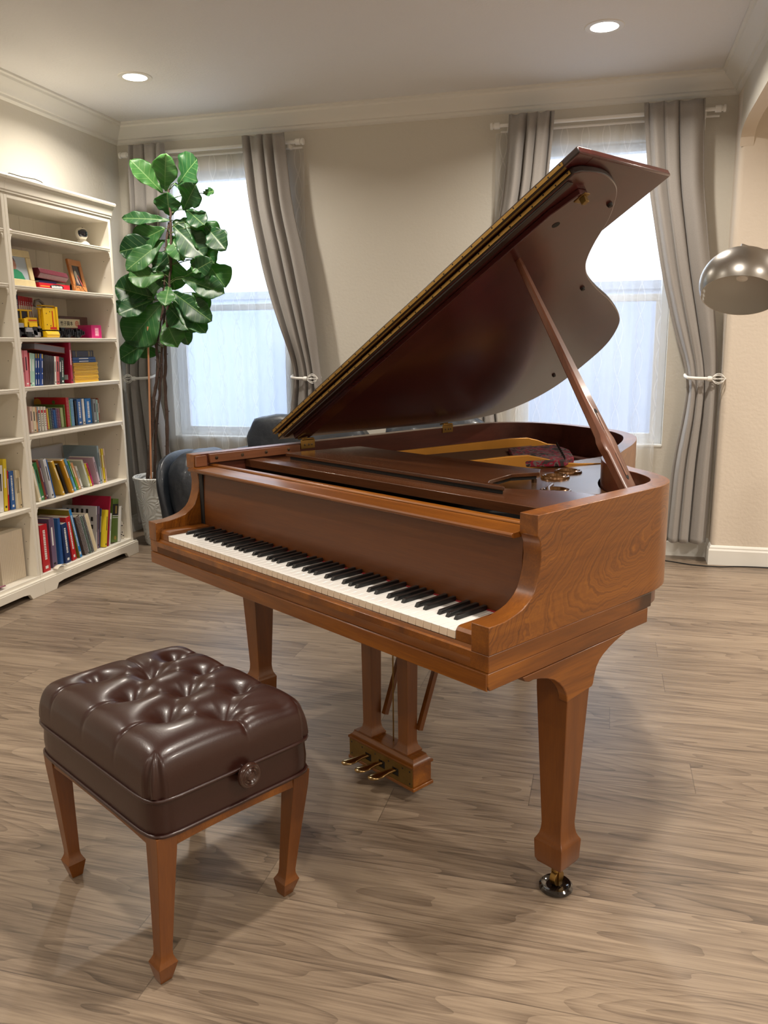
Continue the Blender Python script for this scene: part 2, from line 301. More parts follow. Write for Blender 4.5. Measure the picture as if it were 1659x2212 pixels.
# ------------------------------------------------------------------ mesh helpers
class MB:
    def __init__(s): s.v = []; s.f = []; s.m = []
    def add(s, vs, fs, mi=0):
        k = len(s.v); s.v += [tuple(p) for p in vs]; s.f += [tuple(i+k for i in f) for f in fs]; s.m += [mi]*len(fs); return s
    def box(s, x0, x1, y0, y1, z0, z1, mi=0):
        v = [(x0,y0,z0),(x1,y0,z0),(x1,y1,z0),(x0,y1,z0),(x0,y0,z1),(x1,y0,z1),(x1,y1,z1),(x0,y1,z1)]
        return s.add(v, [(0,3,2,1),(4,5,6,7),(0,1,5,4),(1,2,6,5),(2,3,7,6),(3,0,4,7)], mi)
    def prism(s, poly, axis, a, b, mi=0):
        """polygon in the plane across axis (for X: (y,z); for Y: (x,z); for Z: (x,y)), run from a to b"""
        def P(p, t): return {'X': (t, p[0], p[1]), 'Y': (p[0], t, p[1]), 'Z': (p[0], p[1], t)}[axis]
        n = len(poly); v = [P(p, a) for p in poly]+[P(p, b) for p in poly]
        f = [tuple(range(n)), tuple(range(2*n-1, n-1, -1))]+[(i, i+n, (i+1) % n+n, (i+1) % n) for i in range(n)]
        return s.add(v, f, mi)
    def ring(s, outer, inner, z0, z1, mi=0):
        """closed wall between two matching plan outlines"""
        n = len(outer); v = []
        for z in (z0, z1):
            v += [(p[0], p[1], z) for p in outer]+[(p[0], p[1], z) for p in inner]
        f = []
        for i in range(n):
            j = (i+1) % n
            f += [(i, j, 2*n+j, 2*n+i), (n+j, n+i, 3*n+i, 3*n+j), (2*n+i, 2*n+j, 3*n+j, 3*n+i), (i, n+i, n+j, j)]
        return s.add(v, f, mi)
    def strip(s, outer, inner, z0, z1, mi=0):
        """open wall between two matching plan lines"""
        n = len(outer); v = []
        for z in (z0, z1): v += [(p[0], p[1], z) for p in outer]+[(p[0], p[1], z) for p in inner]
        f = []
        for i in range(n-1):
            j = i+1
            f += [(i, j, 2*n+j, 2*n+i), (n+j, n+i, 3*n+i, 3*n+j), (2*n+i, 2*n+j, 3*n+j, 3*n+i), (i, n+i, n+j, j)]
        for i in (0, n-1): f.append((i, n+i, 3*n+i, 2*n+i))
        return s.add(v, f, mi)
    def tube(s, pts, rad, n=10, mi=0, cap=True, sq=None):
        pts = [Vector(p) for p in pts]; rad = rad if isinstance(rad, (list, tuple)) else [rad]*len(pts)
        k = len(s.v); up0 = None
        for i, p in enumerate(pts):
            t = (pts[min(i+1, len(pts)-1)]-pts[max(i-1, 0)]).normalized()
            if up0 is None: up0 = Vector((0,0,1)) if abs(t.z) < .9 else Vector((1,0,0))
            a = t.cross(up0).normalized(); b = t.cross(a).normalized(); up0 = -b if False else a.cross(t)
            for j in range(n):
                th = 2*pi*j/n; s.v.append(tuple(p+(a*cos(th)+b*sin(th))*rad[i]))
        for i in range(len(pts)-1):
            for j in range(n):
                s.f.append((k+i*n+j, k+i*n+(j+1) % n, k+(i+1)*n+(j+1) % n, k+(i+1)*n+j)); s.m.append(mi)
        if cap:
            s.f.append(tuple(k+j for j in range(n))[::-1]); s.m.append(mi)
            s.f.append(tuple(k+(len(pts)-1)*n+j for j in range(n))); s.m.append(mi)
        return s
    def lathe(s, prof, c=(0,0,0), n=32, mi=0, axis='Z'):
        k = len(s.v)
        for r, z in prof:
            for j in range(n):
                th = 2*pi*j/n; x, y = r*cos(th), r*sin(th)
                p = {'Z': (x, y, z), 'X': (z, x, y), 'Y': (x, z, y)}[axis]
                s.v.append((c[0]+p[0], c[1]+p[1], c[2]+p[2]))
        for i in range(len(prof)-1):
            for j in range(n):
                s.f.append((k+i*n+j, k+i*n+(j+1) % n, k+(i+1)*n+(j+1) % n, k+(i+1)*n+j)); s.m.append(mi)
        for i in ():
            if prof[i][0] > 1e-5: s.f.append(tuple(k+i*n+j for j in range(n))); s.m.append(mi)
        return s
    def loft(s, secs, mi=0):
        """secs: list of equal-length closed rings of 3-D points"""
        k = len(s.v); n = len(secs[0])
        for r in secs: s.v += [tuple(p) for p in r]
        for i in range(len(secs)-1):
            for j in range(n): s.f.append((k+i*n+j, k+i*n+(j+1) % n, k+(i+1)*n+(j+1) % n, k+(i+1)*n+j)); s.m.append(mi)
        s.f.append(tuple(k+j for j in range(n))[::-1]); s.m.append(mi)
        s.f.append(tuple(k+(len(secs)-1)*n+j for j in range(n))); s.m.append(mi)
        return s
    def grid(s, fn, nu, nv, mi=0):
        k = len(s.v)
        for i in range(nu+1):
            for j in range(nv+1): s.v.append(tuple(fn(i/nu, j/nv)))
        for i in range(nu):
            for j in range(nv):
                a = k+i*(nv+1)+j; s.f.append((a, a+nv+1, a+nv+2, a+1)); s.m.append(mi)
        return s
    def build(s, name, mats, parent=None, bevel=0, seg=2, smooth=True, ang=35, loc=None, rot=None, weld=False):
        me = bpy.data.meshes.new(name); me.from_pydata(s.v, [], s.f)
        mats = mats if isinstance(mats, (list, tuple)) else [mats]
        for m in mats: me.materials.append(m)
        me.polygons.foreach_set('material_index', s.m)
        bm = bmesh.new(); bm.from_mesh(me)
        if weld: bmesh.ops.remove_doubles(bm, verts=bm.verts, dist=1e-5)
        bmesh.ops.recalc_face_normals(bm, faces=bm.faces); bm.to_mesh(me); bm.free()
        if smooth:
            me.shade_smooth()
            me.set_sharp_from_angle(angle=R(ang))
        o = bpy.data.objects.new(name, me); COL.objects.link(o)
        if parent: o.parent = parent
        if loc: o.location = loc
        if rot: o.rotation_euler = rot
        if bevel:
            b = o.modifiers.new('bevel', 'BEVEL'); b.width = bevel; b.segments = seg; b.limit_method = 'ANGLE'; b.angle_limit = R(40)
        return o
def tag(o, label=None, cat=None, group=None, kind=None):
    if label: o['label'] = label
    if cat: o['category'] = cat
    if group: o['group'] = group
    if kind: o['kind'] = kind
    return o
def thing(name, label, cat, loc=(0,0,0), rz=0, group=None):
    o = bpy.data.objects.new(name, None); COL.objects.link(o); o.location = loc; o.rotation_euler = (0,0,rz); o.empty_display_size = .1
    return tag(o, label, cat, group)
def struct(o): o['kind'] = 'structure'; return o
def text(body, size, loc, rot, mat, parent, name='lettering', depth=.0006):
    c = bpy.data.curves.new(name, 'FONT'); c.body = body; c.size = size; c.extrude = depth; c.align_x = 'CENTER'; c.align_y = 'CENTER'
    o = bpy.data.objects.new(name, c); COL.objects.link(o); o.parent = parent; o.location = loc; o.rotation_euler = rot
    bpy.context.view_layer.update()
    dg = bpy.context.evaluated_depsgraph_get(); me = bpy.data.meshes.new_from_object(o.evaluated_get(dg))
    me.materials.clear(); me.materials.append(mat)
    n = bpy.data.objects.new(name, me); COL.objects.link(n); n.parent = parent; n.location = loc; n.rotation_euler = rot
    bpy.data.objects.remove(o, do_unlink=True); return n


# ================================================================== THE ROOM
XL, XR, YB, YF = -3.30, 0.65, 5.31, -2.6
XH = 3.6                         # far side of the hall beyond the opening
WIN = [(-2.985, -2.085), (-0.555, 0.345)]; WZ0, WZ1 = 0.68, 2.47; WT = 0.16
m = MB(); m.box(XL-.12, XH+.12, YF-.12, YB+WT, -.1, 0); struct(m.build('floor', M_FLOOR, smooth=False))
m = MB(); m.box(XL-.12, XH+.12, YF-.12, YB+WT, CEIL, CEIL+.12); struct(m.build('ceiling', M_CEIL, smooth=False))
# back wall: panels round the two window openings
m = MB(); xs = [XL-.12, WIN[0][0], WIN[0][1], WIN[1][0], WIN[1][1], XR+.14]
for i in range(5):
    if i % 2 == 0: m.box(xs[i], xs[i+1], YB, YB+WT, 0, CEIL)
    else: m.box(xs[i], xs[i+1], YB, YB+WT, 0, WZ0); m.box(xs[i], xs[i+1], YB, YB+WT, WZ1, CEIL)
struct(m.build('wall_back', M_WALL, smooth=False))
m = MB(); m.box(XL-.12, XL, YF, YB, 0, CEIL); struct(m.build('wall_left', M_WALL, smooth=False))
m = MB(); m.box(XL-.12, XH+.12, YF-.12, YF, 0, CEIL); struct(m.build('wall_front', M_WALL, smooth=False))
m = MB(); m.box(XH, XH+.12, YF, YB, 0, CEIL); struct(m.build('wall_hall', M_WALL2, smooth=False))
# hall end wall, facing the camera, whose left end is the jamb of the opening
JY = 5.13
m = MB()
rr = .03; poly = [(XR+rr*(1-cos(a)), JY+rr*(1-sin(a))) for a in [i*pi/2/6 for i in range(7)]]
poly = [(XR, YB)]+poly+[(XH, JY), (XH, YB)]
m.prism(poly, 'Z', 0, CEIL); struct(m.build('wall_end', [M_WALL2], ang=60))
# right wall above the arched opening
m = MB(); pts = []
Y1, Y0 = JY, YF
arc = [(JY, 2.36), (JY-.01, 2.405), (JY-.05, 2.435), (JY-.12, 2.452), (JY-.25, 2.463), (4.2, 2.475), (3.4, 2.49), (2.0, 2.5), (YF, 2.5)]
m.prism([(JY, CEIL)]+arc+[(YF, CEIL)], 'X', XR, XR+.07); m.m = [0, 0]+[1]*(len(m.m)-2); m.m[-1] = 0; struct(m.build('wall_right', [M_WALL, M_WALL2], ang=30))  # underside takes the warmer hall colour, painting hall light onto the soffit

# crown moulding and baseboards
CROWN = [(0, 0), (.105, 0), (.105, -.012), (.092, -.018), (.088, -.03), (.072, -.045), (.05, -.062), (.036, -.078), (.03, -.09), (.018, -.094), (.018, -.108), (.010, -.116), (0, -.12)]
def crown(name, a, b, nrm, e0, e1):
    """a,b: ends along the wall at the ceiling; nrm: into the room; e0,e1: mitre lengths"""
    a, b = Vector(a), Vector(b); d = (b-a).normalized(); n = Vector(nrm); secs = []
    for p, e in ((a, e0), (b, e1)):
        secs.append([p + n*q[0] + Vector((0, 0, q[1])) + d*(q[0]*e) for q in CROWN])
    m = MB(); m.loft(secs); return struct(m.build(name, M_TRIM, ang=25))
crown('trim_1', (XL, YB, CEIL), (XR, YB, CEIL), (0, -1, 0), 1, -1)
crown('trim_2', (XL, YB, CEIL), (XL, YF, CEIL), (1, 0, 0), 1, -1)
crown('trim_3', (XR, YB, CEIL), (XR, YF, CEIL), (-1, 0, 0), 1, -1)
BASE = [(0, 0), (.016, 0), (.016, .088), (.011, .098), (.011, .106), (.006, .115), (0, .118)]
def base(name, pts, nrms, e):
    m = MB()
    for (a, b), n, (e0, e1) in zip(zip(pts[:-1], pts[1:]), nrms, e):
        a, b = Vector(a+(0,)), Vector(b+(0,)); d = (b-a).normalized(); n = Vector(n+(0,))
        m.loft([[p+n*q[0]+Vector((0, 0, q[1]))+d*(q[0]*k) for q in BASE] for p, k in ((a, e0), (b, e1))])
    return struct(m.build(name, M_TRIM, ang=25))
base('baseboard_back', [(XL, YB), (XR, YB)], [(0, -1)], [(1, -1)])
base('baseboard_left', [(XL, YB), (XL, YF)], [(1, 0)], [(1, 0)])
base('baseboard_right', [(XR, YB), (XR, JY), (XH, JY)], [(-1, 0), (0, -1)], [(1, 1), (-1, 0)])

# windows
for k, (x0, x1) in enumerate(WIN):
    w = thing('window_%d' % (k+1), None, None, ((x0+x1)/2, YB+.10, WZ0)); struct(w)
    h = (x1-x0)/2; H = WZ1-WZ0; mid = 0.905
    m = MB(); fw_ = .045
    m.box(-h, -h+fw_, -.02, .055, 0, H); m.box(h-fw_, h, -.02, .055, 0, H); m.box(-h+fw_, h-fw_, -.02, .055, H-fw_, H); m.box(-h+fw_, h-fw_, -.02, .055, 0, fw_)
    m.build('window_frame', M_VINYL, w, bevel=.003)
    m = MB(); m.box(-h+fw_, h-fw_, -.012, .03, mid-.022, mid+.022); m.box(-h+fw_, -h+fw_+.028, -.01, .025, fw_, mid-.022); m.box(h-fw_-.028, h-fw_, -.01, .025, fw_, mid-.022); m.box(-h+fw_+.028, h-fw_-.028, -.01, .025, fw_, fw_+.03)
    m.build('window_sash', M_VINYL, w, bevel=.003)
    m = MB(); m.box(-h+fw_+.028, h-fw_-.028, .006, .010, fw_+.03, mid-.022); m.build('window_pane', M_GLASS, w, smooth=False)
    m = MB(); m.box(-h+fw_, h-fw_, .036, .040, mid+.022, H-fw_); m.build('window_pane', M_GLASS, w, smooth=False)
    m = MB(); m.box(-h, h, -.105, -.02, -.0, .014); m.build('window_sill', M_TRIM, w, bevel=.003)

# outside: ground, the neighbour's pale wall with a roof edge, seen through the sheers
m = MB(); m.box(-14, 14, YB+WT, 16, -.3, -.1); struct(m.build('ground_outside', simple('concrete', srgb(150, 152, 155), .9, noise=.1)))
t = thing('neighbour_wall', 'pale blue-grey fence wall outside, seen through the windows', 'wall', (0, 7.5, -.1))
m = MB(); m.box(-12, 8, 0, .12, 0, 1.86); m.build('wall_panel', simple('fence_panel', srgb(178, 190, 214), .8, noise=.05, nscale=3), t)  # blue of skylit shade is mixed into the panel colour
m = MB(); m.box(-12, 8, -.03, .15, 1.86, 1.93); m.build('coping', simple('fence_cap', srgb(150, 156, 170), .8), t)

# ceiling lights
for i, (x, y) in enumerate(CANS):
    vis = i < 2
    lab = ['glowing round recessed ceiling light above the white bookcase', 'glowing round recessed ceiling light above the raised piano lid'][i] if vis else 'recessed ceiling light ' + ['', '', 'over the stool side of the room', 'over the camera side of the piano', 'at the rear left of the room', 'at the rear right of the room', 'in the hall, nearest the end wall', 'in the middle of the hall', 'at the rear of the hall'][i]
    c = thing('ceiling_light', lab, 'light', (x, y, CEIL), 0, 'recessed ceiling lights')
    m = MB(); m.lathe([(.066, -.004), (.090, -.004), (.094, -.001), (.094, .0), (.066, .0)], n=40); m.build('trim_ring', M_WHITEMETAL, c)
    m = MB(); m.lathe([(0, -.003), (.067, -.003), (.067, -.0005), (0, -.0005)], n=40); m.build('diffuser', M_LAMP, c)
    ld = bpy.data.lights.new('lamp_light', 'AREA'); ld.shape = 'DISK'; ld.size = .13; ld.energy = CAN_POWER*(2.6 if x > 1 else 1.12); ld.spread = R(150); ld.color = CAN_COL
    lo = bpy.data.objects.new('lamp_light', ld); COL.objects.link(lo); lo.parent = c; lo.location = (0, 0, -.008)

# ================================================================== CURTAINS
def lerp0(tab, z):
    """piecewise-linear lookup, tab sorted by falling z"""
    for (z0, v0), (z1, v1) in zip(tab[:-1], tab[1:]):
        if z1 <= z <= z0: return v0+(v1-v0)*(z0-z)/(z0-z1)
    return tab[-1][1] if z < tab[-1][0] else tab[0][1]
def lerp(tab, z): return sum(lerp0(tab, z+k*.035) for k in (-3, -2, -1, 0, 1, 2, 3))/7
def curtain(label, L_, R_, folds, seed, y0=5.182, zt=2.625, zb=.115, tie=1.12):
    rnd = random.Random(seed); ph = [rnd.uniform(-.5, .5) for _ in range(40)]
    def fn(u, v):
        z = zt+(zb-zt)*v
        xl, xr = lerp(L_, z), lerp(R_, z)
        w = xr-xl; amp = min(.034, .031*(w/.30)**-.3)*(1.0 if z < zt-.16 else .45+.55*(zt-z)/.16)
        if abs(z-tie) < .25: amp *= .6+.4*abs(z-tie)/.25
        a = u*folds*2*pi+ph[3]*3+sin(u*7+ph[5]*9)*1.1+(z-1.8)*.12*sin(u*5+ph[7]*7)
        y = y0+amp*sin(a)+.007*sin(a*2.3+ph[2]*5)
        x = xl+w*(u+.045*sin(a*1.0+1.3)*(1 if 0 < u < 1 else 0))
        zz = z+(.012*abs(sin(a*.5+1)) if v < .001 else 0)
        return (x, y, zz)
    m = MB(); m.grid(fn, 110, 90)
    o = m.build('curtain', M_CURT, ang=180); s = o.modifiers.new('s', 'SOLIDIFY'); s.thickness = .003; s.offset = 0
    return tag(o, label, 'curtain', 'grey drapes at the windows')
curtain('grey drape at the left end of the left window, behind the fig leaves', [(2.63,-3.125),(2.2,-3.13),(1.7,-3.17),(1.3,-3.235),(1.12,-3.265),(.9,-3.26),(.1,-3.24)], [(2.63,-2.885),(2.2,-2.90),(1.8,-2.95),(1.4,-3.02),(1.12,-3.07),(.9,-3.03),(.1,-2.93)], 3.2, 1, zb=.06)
curtain('grey drape at the right end of the left window, swept right above the armrest', [(2.63,-2.318),(2.2,-2.28),(1.76,-2.195),(1.5,-2.12),(1.25,-2.03),(1.12,-2.0),(.9,-2.045),(.1,-2.1)], [(2.63,-2.04),(2.2,-2.0),(1.85,-1.925),(1.5,-1.87),(1.12,-1.83),(.9,-1.80),(.1,-1.72)], 3.2, 2)
curtain('grey drape left of the right window, partly behind the raised piano lid', [(2.63,-.618),(2.2,-.648),(1.9,-.70),(1.5,-.78),(1.12,-.86),(.9,-.88),(.1,-.92)], [(2.63,-.352),(2.2,-.385),(1.9,-.45),(1.5,-.56),(1.12,-.68),(.9,-.66),(.1,-.56)], 3.4, 3)
curtain('long grey drape at the right end of the right window, beside the corner', [(2.63,.136),(2.2,.185),(1.7,.285),(1.4,.365),(1.12,.462),(.95,.458),(.6,.405),(.1,.385)], [(2.63,.456),(2.2,.478),(1.8,.535),(1.4,.60),(1.12,.625),(.8,.63),(.1,.622)], 3.2, 5)
def sheer(label, x0, x1, seed, zt=2.555, zb=.12):
    rnd = random.Random(seed); p = [rnd.uniform(0, 6) for _ in range(6)]
    W_ = x1-x0
    def fn(u, v):
        z = zt+(zb-zt)*v; k = min(1, v*6+.35)
        y = 5.284+k*(.010*sin(u*W_*52+p[0]+sin(u*6+p[2])*1.4)+.008*sin(u*W_*21+p[1]+.5*z))
        return (x0+W_*u+.006*sin(u*W_*52+p[0]+1.3), y, z)
    m = MB(); m.grid(fn, 150, 30); o = m.build('sheer_curtain', M_SHEER, ang=180)
    # header tape: a second layer where the sheer is doubled over the rod
    return tag(o, label, 'sheer curtain', 'white sheers at the windows')
sheer('white patterned sheer over the left window, behind the fig tree', -3.05, -1.93, 4)
sheer('white patterned sheer over the right window, behind the piano lid', -.70, .30, 9)
for nm, x0, x1, z, lab in (('l', -3.175, -1.97, 2.585, 'left'), ('r', -.675, .52, 2.585, 'right')):
    t = thing('curtain_rod', 'white double curtain rod across the top of the %s window' % lab, 'curtain rod', ((x0+x1)/2, 5.226, z), 0, 'curtain rods'); h = (x1-x0)/2
    m = MB(); m.tube([(-h, 0, 0), (h, 0, 0)], .011, 12); m.build('rod', M_WHITEMETAL, t)
    m = MB(); m.tube([(-h, .046, -.025), (h+.03, .046, -.025)], .007, 12); m.build('rod', M_WHITEMETAL, t)
    for s in (-1, 1):
        m = MB(); m.lathe([(0, 0), (.017, 0), (.019, .004), (.019, .032), (.014, .036), (.014, .042), (.020, .044), (.020, .056), (0, .058)], (s*h-(.0 if s > 0 else 0), 0, 0), 20, axis='X')
        if s < 0: m.v = [(2*(-h)-a if True else a, b, c) for a, b, c in m.v]
        m.build('finial', M_WHITEMETAL, t)
        m = MB(); m.box(s*(h-.05)-.008, s*(h-.05)+.008, .0, .084, -.035, -.008); m.box(s*(h-.05)-.012, s*(h-.05)+.012, .074, .084, -.09, .03); m.build('bracket', M_WHITEMETAL, t, bevel=.002)
# holdbacks
for x, s, x_in, lab in ((-3.215, -1, -3.06, 'left drape of the left window'), (-1.885, 1, -2.015, 'right drape of the left window'), (.607, 1, .452, 'long drape beside the corner'), (-.87, -1, -.70, 'drape behind the piano lid')):
    t = thing('curtain_holdback', 'white wire-cage holdback round the %s' % lab, 'holdback', (x, 5.31, 1.105), 0, 'curtain holdbacks')
    yf = -.175; c = (0, yf+.02, 0)
    m = MB(); m.tube([(0, 0, 0), (0, yf+.02, 0)], .007, 10); m.lathe([(0, -.004), (.022, -.004), (.022, 0), (0, 0)], (0, 0, 0), 20, axis='Y'); m.build('mount', M_WHITEMETAL, t)
    dx = x_in-x
    m = MB(); m.tube([(-s*.022, yf, 0), (dx*.7, yf-.004, .003), (dx*.95, yf+.002, .006), (dx*1.04, yf+.025, .012), (dx*1.04, yf+.06, .02)], [.0095]*5, 12); m.lathe([(0, -.012), (.014, -.012), (.016, 0), (.014, .012), (0, .012)], (-s*.03, yf, 0), 16, axis='X'); m.build('arm', M_WHITEMETAL, t)
    m = MB()
    for k in range(8):
        a = k*pi/4
        m.tube([(-s*.02+s*(.075*q), yf+.030*sin(q*pi)**.7*cos(a), .030*sin(q*pi)**.7*sin(a)) for q in [i/8 for i in range(9)]], .0022, 5)
    m.lathe([(0, -.004), (.006, 0), (0, .004)], (s*.056, yf, 0), 10, axis='X'); m.build('cage_finial', M_WHITEMETAL, t)

# ================================================================== GRAND PIANO  (x along the keyboard, y towards the tail)
PSI = 0.5641; PX, PY = -0.8003, 1.9296
piano = thing('grand_piano', 'walnut baby grand piano with its lid propped open', 'piano', (PX, PY, 0), -PSI)
W2 = .7147; ZR = .9707; ZB = .706; TH = .047
def catmull(pts, n=8):
    out = []; P = [pts[0]]+list(pts)+[pts[-1]]
    for i in range(1, len(P)-2):
        p0, p1, p2, p3 = [Vector(q) for q in P[i-1:i+3]]
        for k in range(n):
            t = k/n; out.append(tuple(.5*((2*p1)+(p2-p0)*t+(2*p0-5*p1+4*p2-p3)*t*t+(3*p1-p0-3*p2+p3)*t**3)))
    out.append(tuple(pts[-1])); return out
curve = [(.7147,.585),(.7120,.645),(.693,.710),(.652,.765),(.585,.815),(.50,.858),(.428,.915),(.372,.985),(.325,1.07),(.275,1.19),(.215,1.34),(.14,1.49),(.055,1.61),(-.075,1.715),(-.26,1.785),(-.42,1.812),(-.555,1.79),(-.655,1.71),(-.703,1.60),(-.7147,1.48)]
line = [(W2, .162), (W2, .36)]+catmull(curve)+[(-W2, .8), (-W2, .162)]
def offset(l, d):
    out = []
    for i, p in enumerate(l):
        a = Vector(l[max(i-1, 0)]); b = Vector(l[min(i+1, len(l)-1)]); t = (b-a).normalized(); n = Vector((-t.y, t.x)); out.append((p[0]+n.x*d, p[1]+n.y*d))
    return out
inner = offset(line, TH)
m = MB()
# outer veneer 0, top edge 0, inner lining 1
n = len(line); v = []
for z in (ZB, ZR): v += [(p[0], p[1], z) for p in line]+[(p[0], p[1], z) for p in inner]
f0 = []; f1 = []
for i in range(n-1):
    j = i+1; f0 += [(i, j, 2*n+j, 2*n+i), (2*n+i, 2*n+j, 3*n+j, 3*n+i), (i, n+i, n+j, j)]; f1 += [(n+j, n+i, 3*n+i, 3*n+j)]
m.add(v, f0+f1); m.m = [0]*len(f0)+[1]*len(f1)
arm = [(-.013,ZB),(-.013,.766),(.014,.766),(.035,.7665),(.055,.770),(.076,.7745),(.094,.780),(.107,.787),(.121,.797),(.132,.810),(.141,.830),(.1475,.850),(.151,.880),(.148,.908),(.141,.922),(.136,.927),(.1365,ZR),(.1620,ZR),(.1620,ZB)]
for s in (-1, 1):
    k = len(m.f); m.prism(arm, 'X', s*(W2-TH), s*W2, 2); m.m[k] = m.m[k+1] = 0
    del m.f[-2], m.m[-2]          # open where the arm runs into the rim
m.build('rim', [M_WALY, M_INNER, M_WALY2], piano, bevel=.0015, ang=30, weld=True)
# keybed: two stepped layers
m = MB(); bk = .612
m.box(-W2+.003, W2, -.0125, bk, .6685, ZB); m.build('keybed', M_KEYBED, piano, bevel=.002)
m = MB(); m.prism([(-.013,.668),(-.013,.642),(-.006,.629),(bk-.012,.629),(bk-.012,.668)], 'X', -W2+.008, W2-.001); m.build('keybed_frame', M_WALY2, piano, bevel=.0025)
# belly under the tail (second, inner rim)
inr = offset(line, .02); m = MB(); m.prism([p for p in inr if p[1] > .36]+[( -W2+.02, .36)], 'Z', .66, ZB-.001); m.build('belly_rim', M_INNER, piano)
# key slip
m = MB(); m.prism([(.0,.7065),(.0,.7125),(-.0015,.7128),(-.011,.694),(-.0125,.690),(-.0125,.7065-.036),(.0,.7065-.036)][:], 'X', -W2+TH+.001, W2-TH-.001); m.build('key_slip', M_WALX, piano, bevel=.0015)
m = MB(); m.prism([(-.0128,.668),(-.0165,.668),(-.0165,.632),(-.010,.629),(-.0128,.640)], 'X', -W2+.01, W2-.003); m.build('front_moulding', M_WALX, piano, bevel=.001)
for s in (-1, 1):
    m = MB(); m.prism([(.0005,.7066),(.0005,.733),(.006,.740),(.014,.742),(.150,.742),(.150,.7066)], 'X', s*.6135, s*(W2-TH-.0005)); m.build('key_block', M_WALY2, piano, bevel=.0015)
# keys
KW = 1.225/52
def wkey_bm(i):
    m = MB(); x0 = -.6125+i*KW+.0007; x1 = x0+KW-.0014
    m.box(x0, x1, .0, .152, .729, .7311, 0); m.box(x0, x1, .0005, .152, .7128, .729, 1); return m
for i in range(52): wkey_bm(i).build('white_key', [M_IVORY, M_KEYFRONT], piano, bevel=.0006, seg=1)
bk0 = None
# pattern from the lowest A: black key after A, C, D, F, G
names = 'ABCDEFG'
for i in range(51):
    L_ = names[i % 7]
    if L_ in 'ACDFG':
        sh = {'A': .0012, 'C': -.0016, 'D': .0016, 'F': -.002, 'G': 0}[L_]
        xc = -.6125+(i+1)*KW+sh
        if bk0 is None:
            m = MB(); m.loft([[(-.0055, .050, .731), (.0055, .050, .731), (.0055, .151, .731), (-.0055, .151, .731)], [(-.0048, .0565, .741), (.0048, .0565, .741), (.0048, .151, .7425), (-.0048, .151, .7425)]])
            bk0 = m.build('black_key', M_EBONY, piano, bevel=.0012); bk0.location = (xc, 0, 0)
        else:
            c = bk0.copy(); COL.objects.link(c); c.location = (xc, 0, 0)
m = MB(); m.box(-.6125, .6125, .148, .153, .7312, .7335); m.build('felt_strip', M_REDSTRIP, piano)
# fallboard, its lip and the rails behind it
WI = W2-TH-.001
m = MB(); m.prism([(.1535,.728),(.1535,.800),(.155,.860),(.157,.905),(.157,.916),(.172,.916),(.172,.728)], 'X', -WI+.012, WI-.004); m.build('fallboard', M_FALL, piano, bevel=.001)
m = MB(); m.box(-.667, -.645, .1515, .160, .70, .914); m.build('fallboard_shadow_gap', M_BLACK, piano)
m = MB(); m.prism([(.120,.9165),(.112,.920),(.111,.925),(.115,.929),(.186,.9305),(.186,.9165)], 'X', -WI, WI); m.build('fallboard_lip', M_WALX, piano, bevel=.001)
m = MB(); m.prism([(.1905,.905),(.1905,.932),(.194,.9355),(.212,.9355),(.2155,.932),(.2155,.905)], 'X', -WI, WI); m.build('front_rail', M_WALX, piano, bevel=.0015)
m = MB(); m.box(-WI, WI, .175, .60, .80, .86); m.build('action_cavity', M_BLACK, piano)
m = MB(); m.box(-WI, WI, .333, .395, .912, .938); m.build('desk_rail', M_TOPX, piano, bevel=.0015)
# desk shelf: flat boards to the left and right of the music desk
m = MB(); m.prism([(-WI+.014,.3955),(.667,.3955),(.667,.600),(.47,.600),(.30,.50),(-.50,.50),(-.50,.66),(-WI+.014,.70)], 'Z', .921, .932); m.build('desk_shelf', M_TOPX, piano, bevel=.001)
m = MB(); dc = [(-.60,.455),(.385,.435)]+[(.33+.05*cos(a), .545+.095*sin(a)) for a in [-1.2,-1.9,-2.5]]+[(.262,.62),(.30,.695),(.265,.748),(.195,.742),(-.555,.755)]
m.prism(dc, 'Z', .9425, .9535); m.build('music_desk', M_TOPX, piano, bevel=.0015)
m = MB(); m.prism([(p[0]*.97+.0, p[1]*.96+.025) for p in dc], 'Z', .9325, .9420); m.build('music_desk_ledge', M_BLACK, piano)
# screwed strip and block inside the bass side
m = MB(); m.box(-WI+.0003, -WI+.012, .139, .178, .931, .966); m.build('hinge_strip_end', M_BLOCK, piano, bevel=.001)
m = MB(); m.box(-WI+.0003, -WI+.013, .190, .560, .940, .968)
hs = m.build('hinge_strip', M_BLOCK, piano, bevel=.001)
for y in (.214, .315, .412, .508):
    m = MB(); m.lathe([(0, .0), (.006, .0), (.006, .0012), (0, .0016)], (-WI+.013, y, .9555), 14, axis='X'); m.box(-WI+.0145, -WI+.0149, y-.005, y+.005, .9551, .9559, 1); m.build('screw', [M_STEEL, M_BLACK], hs)
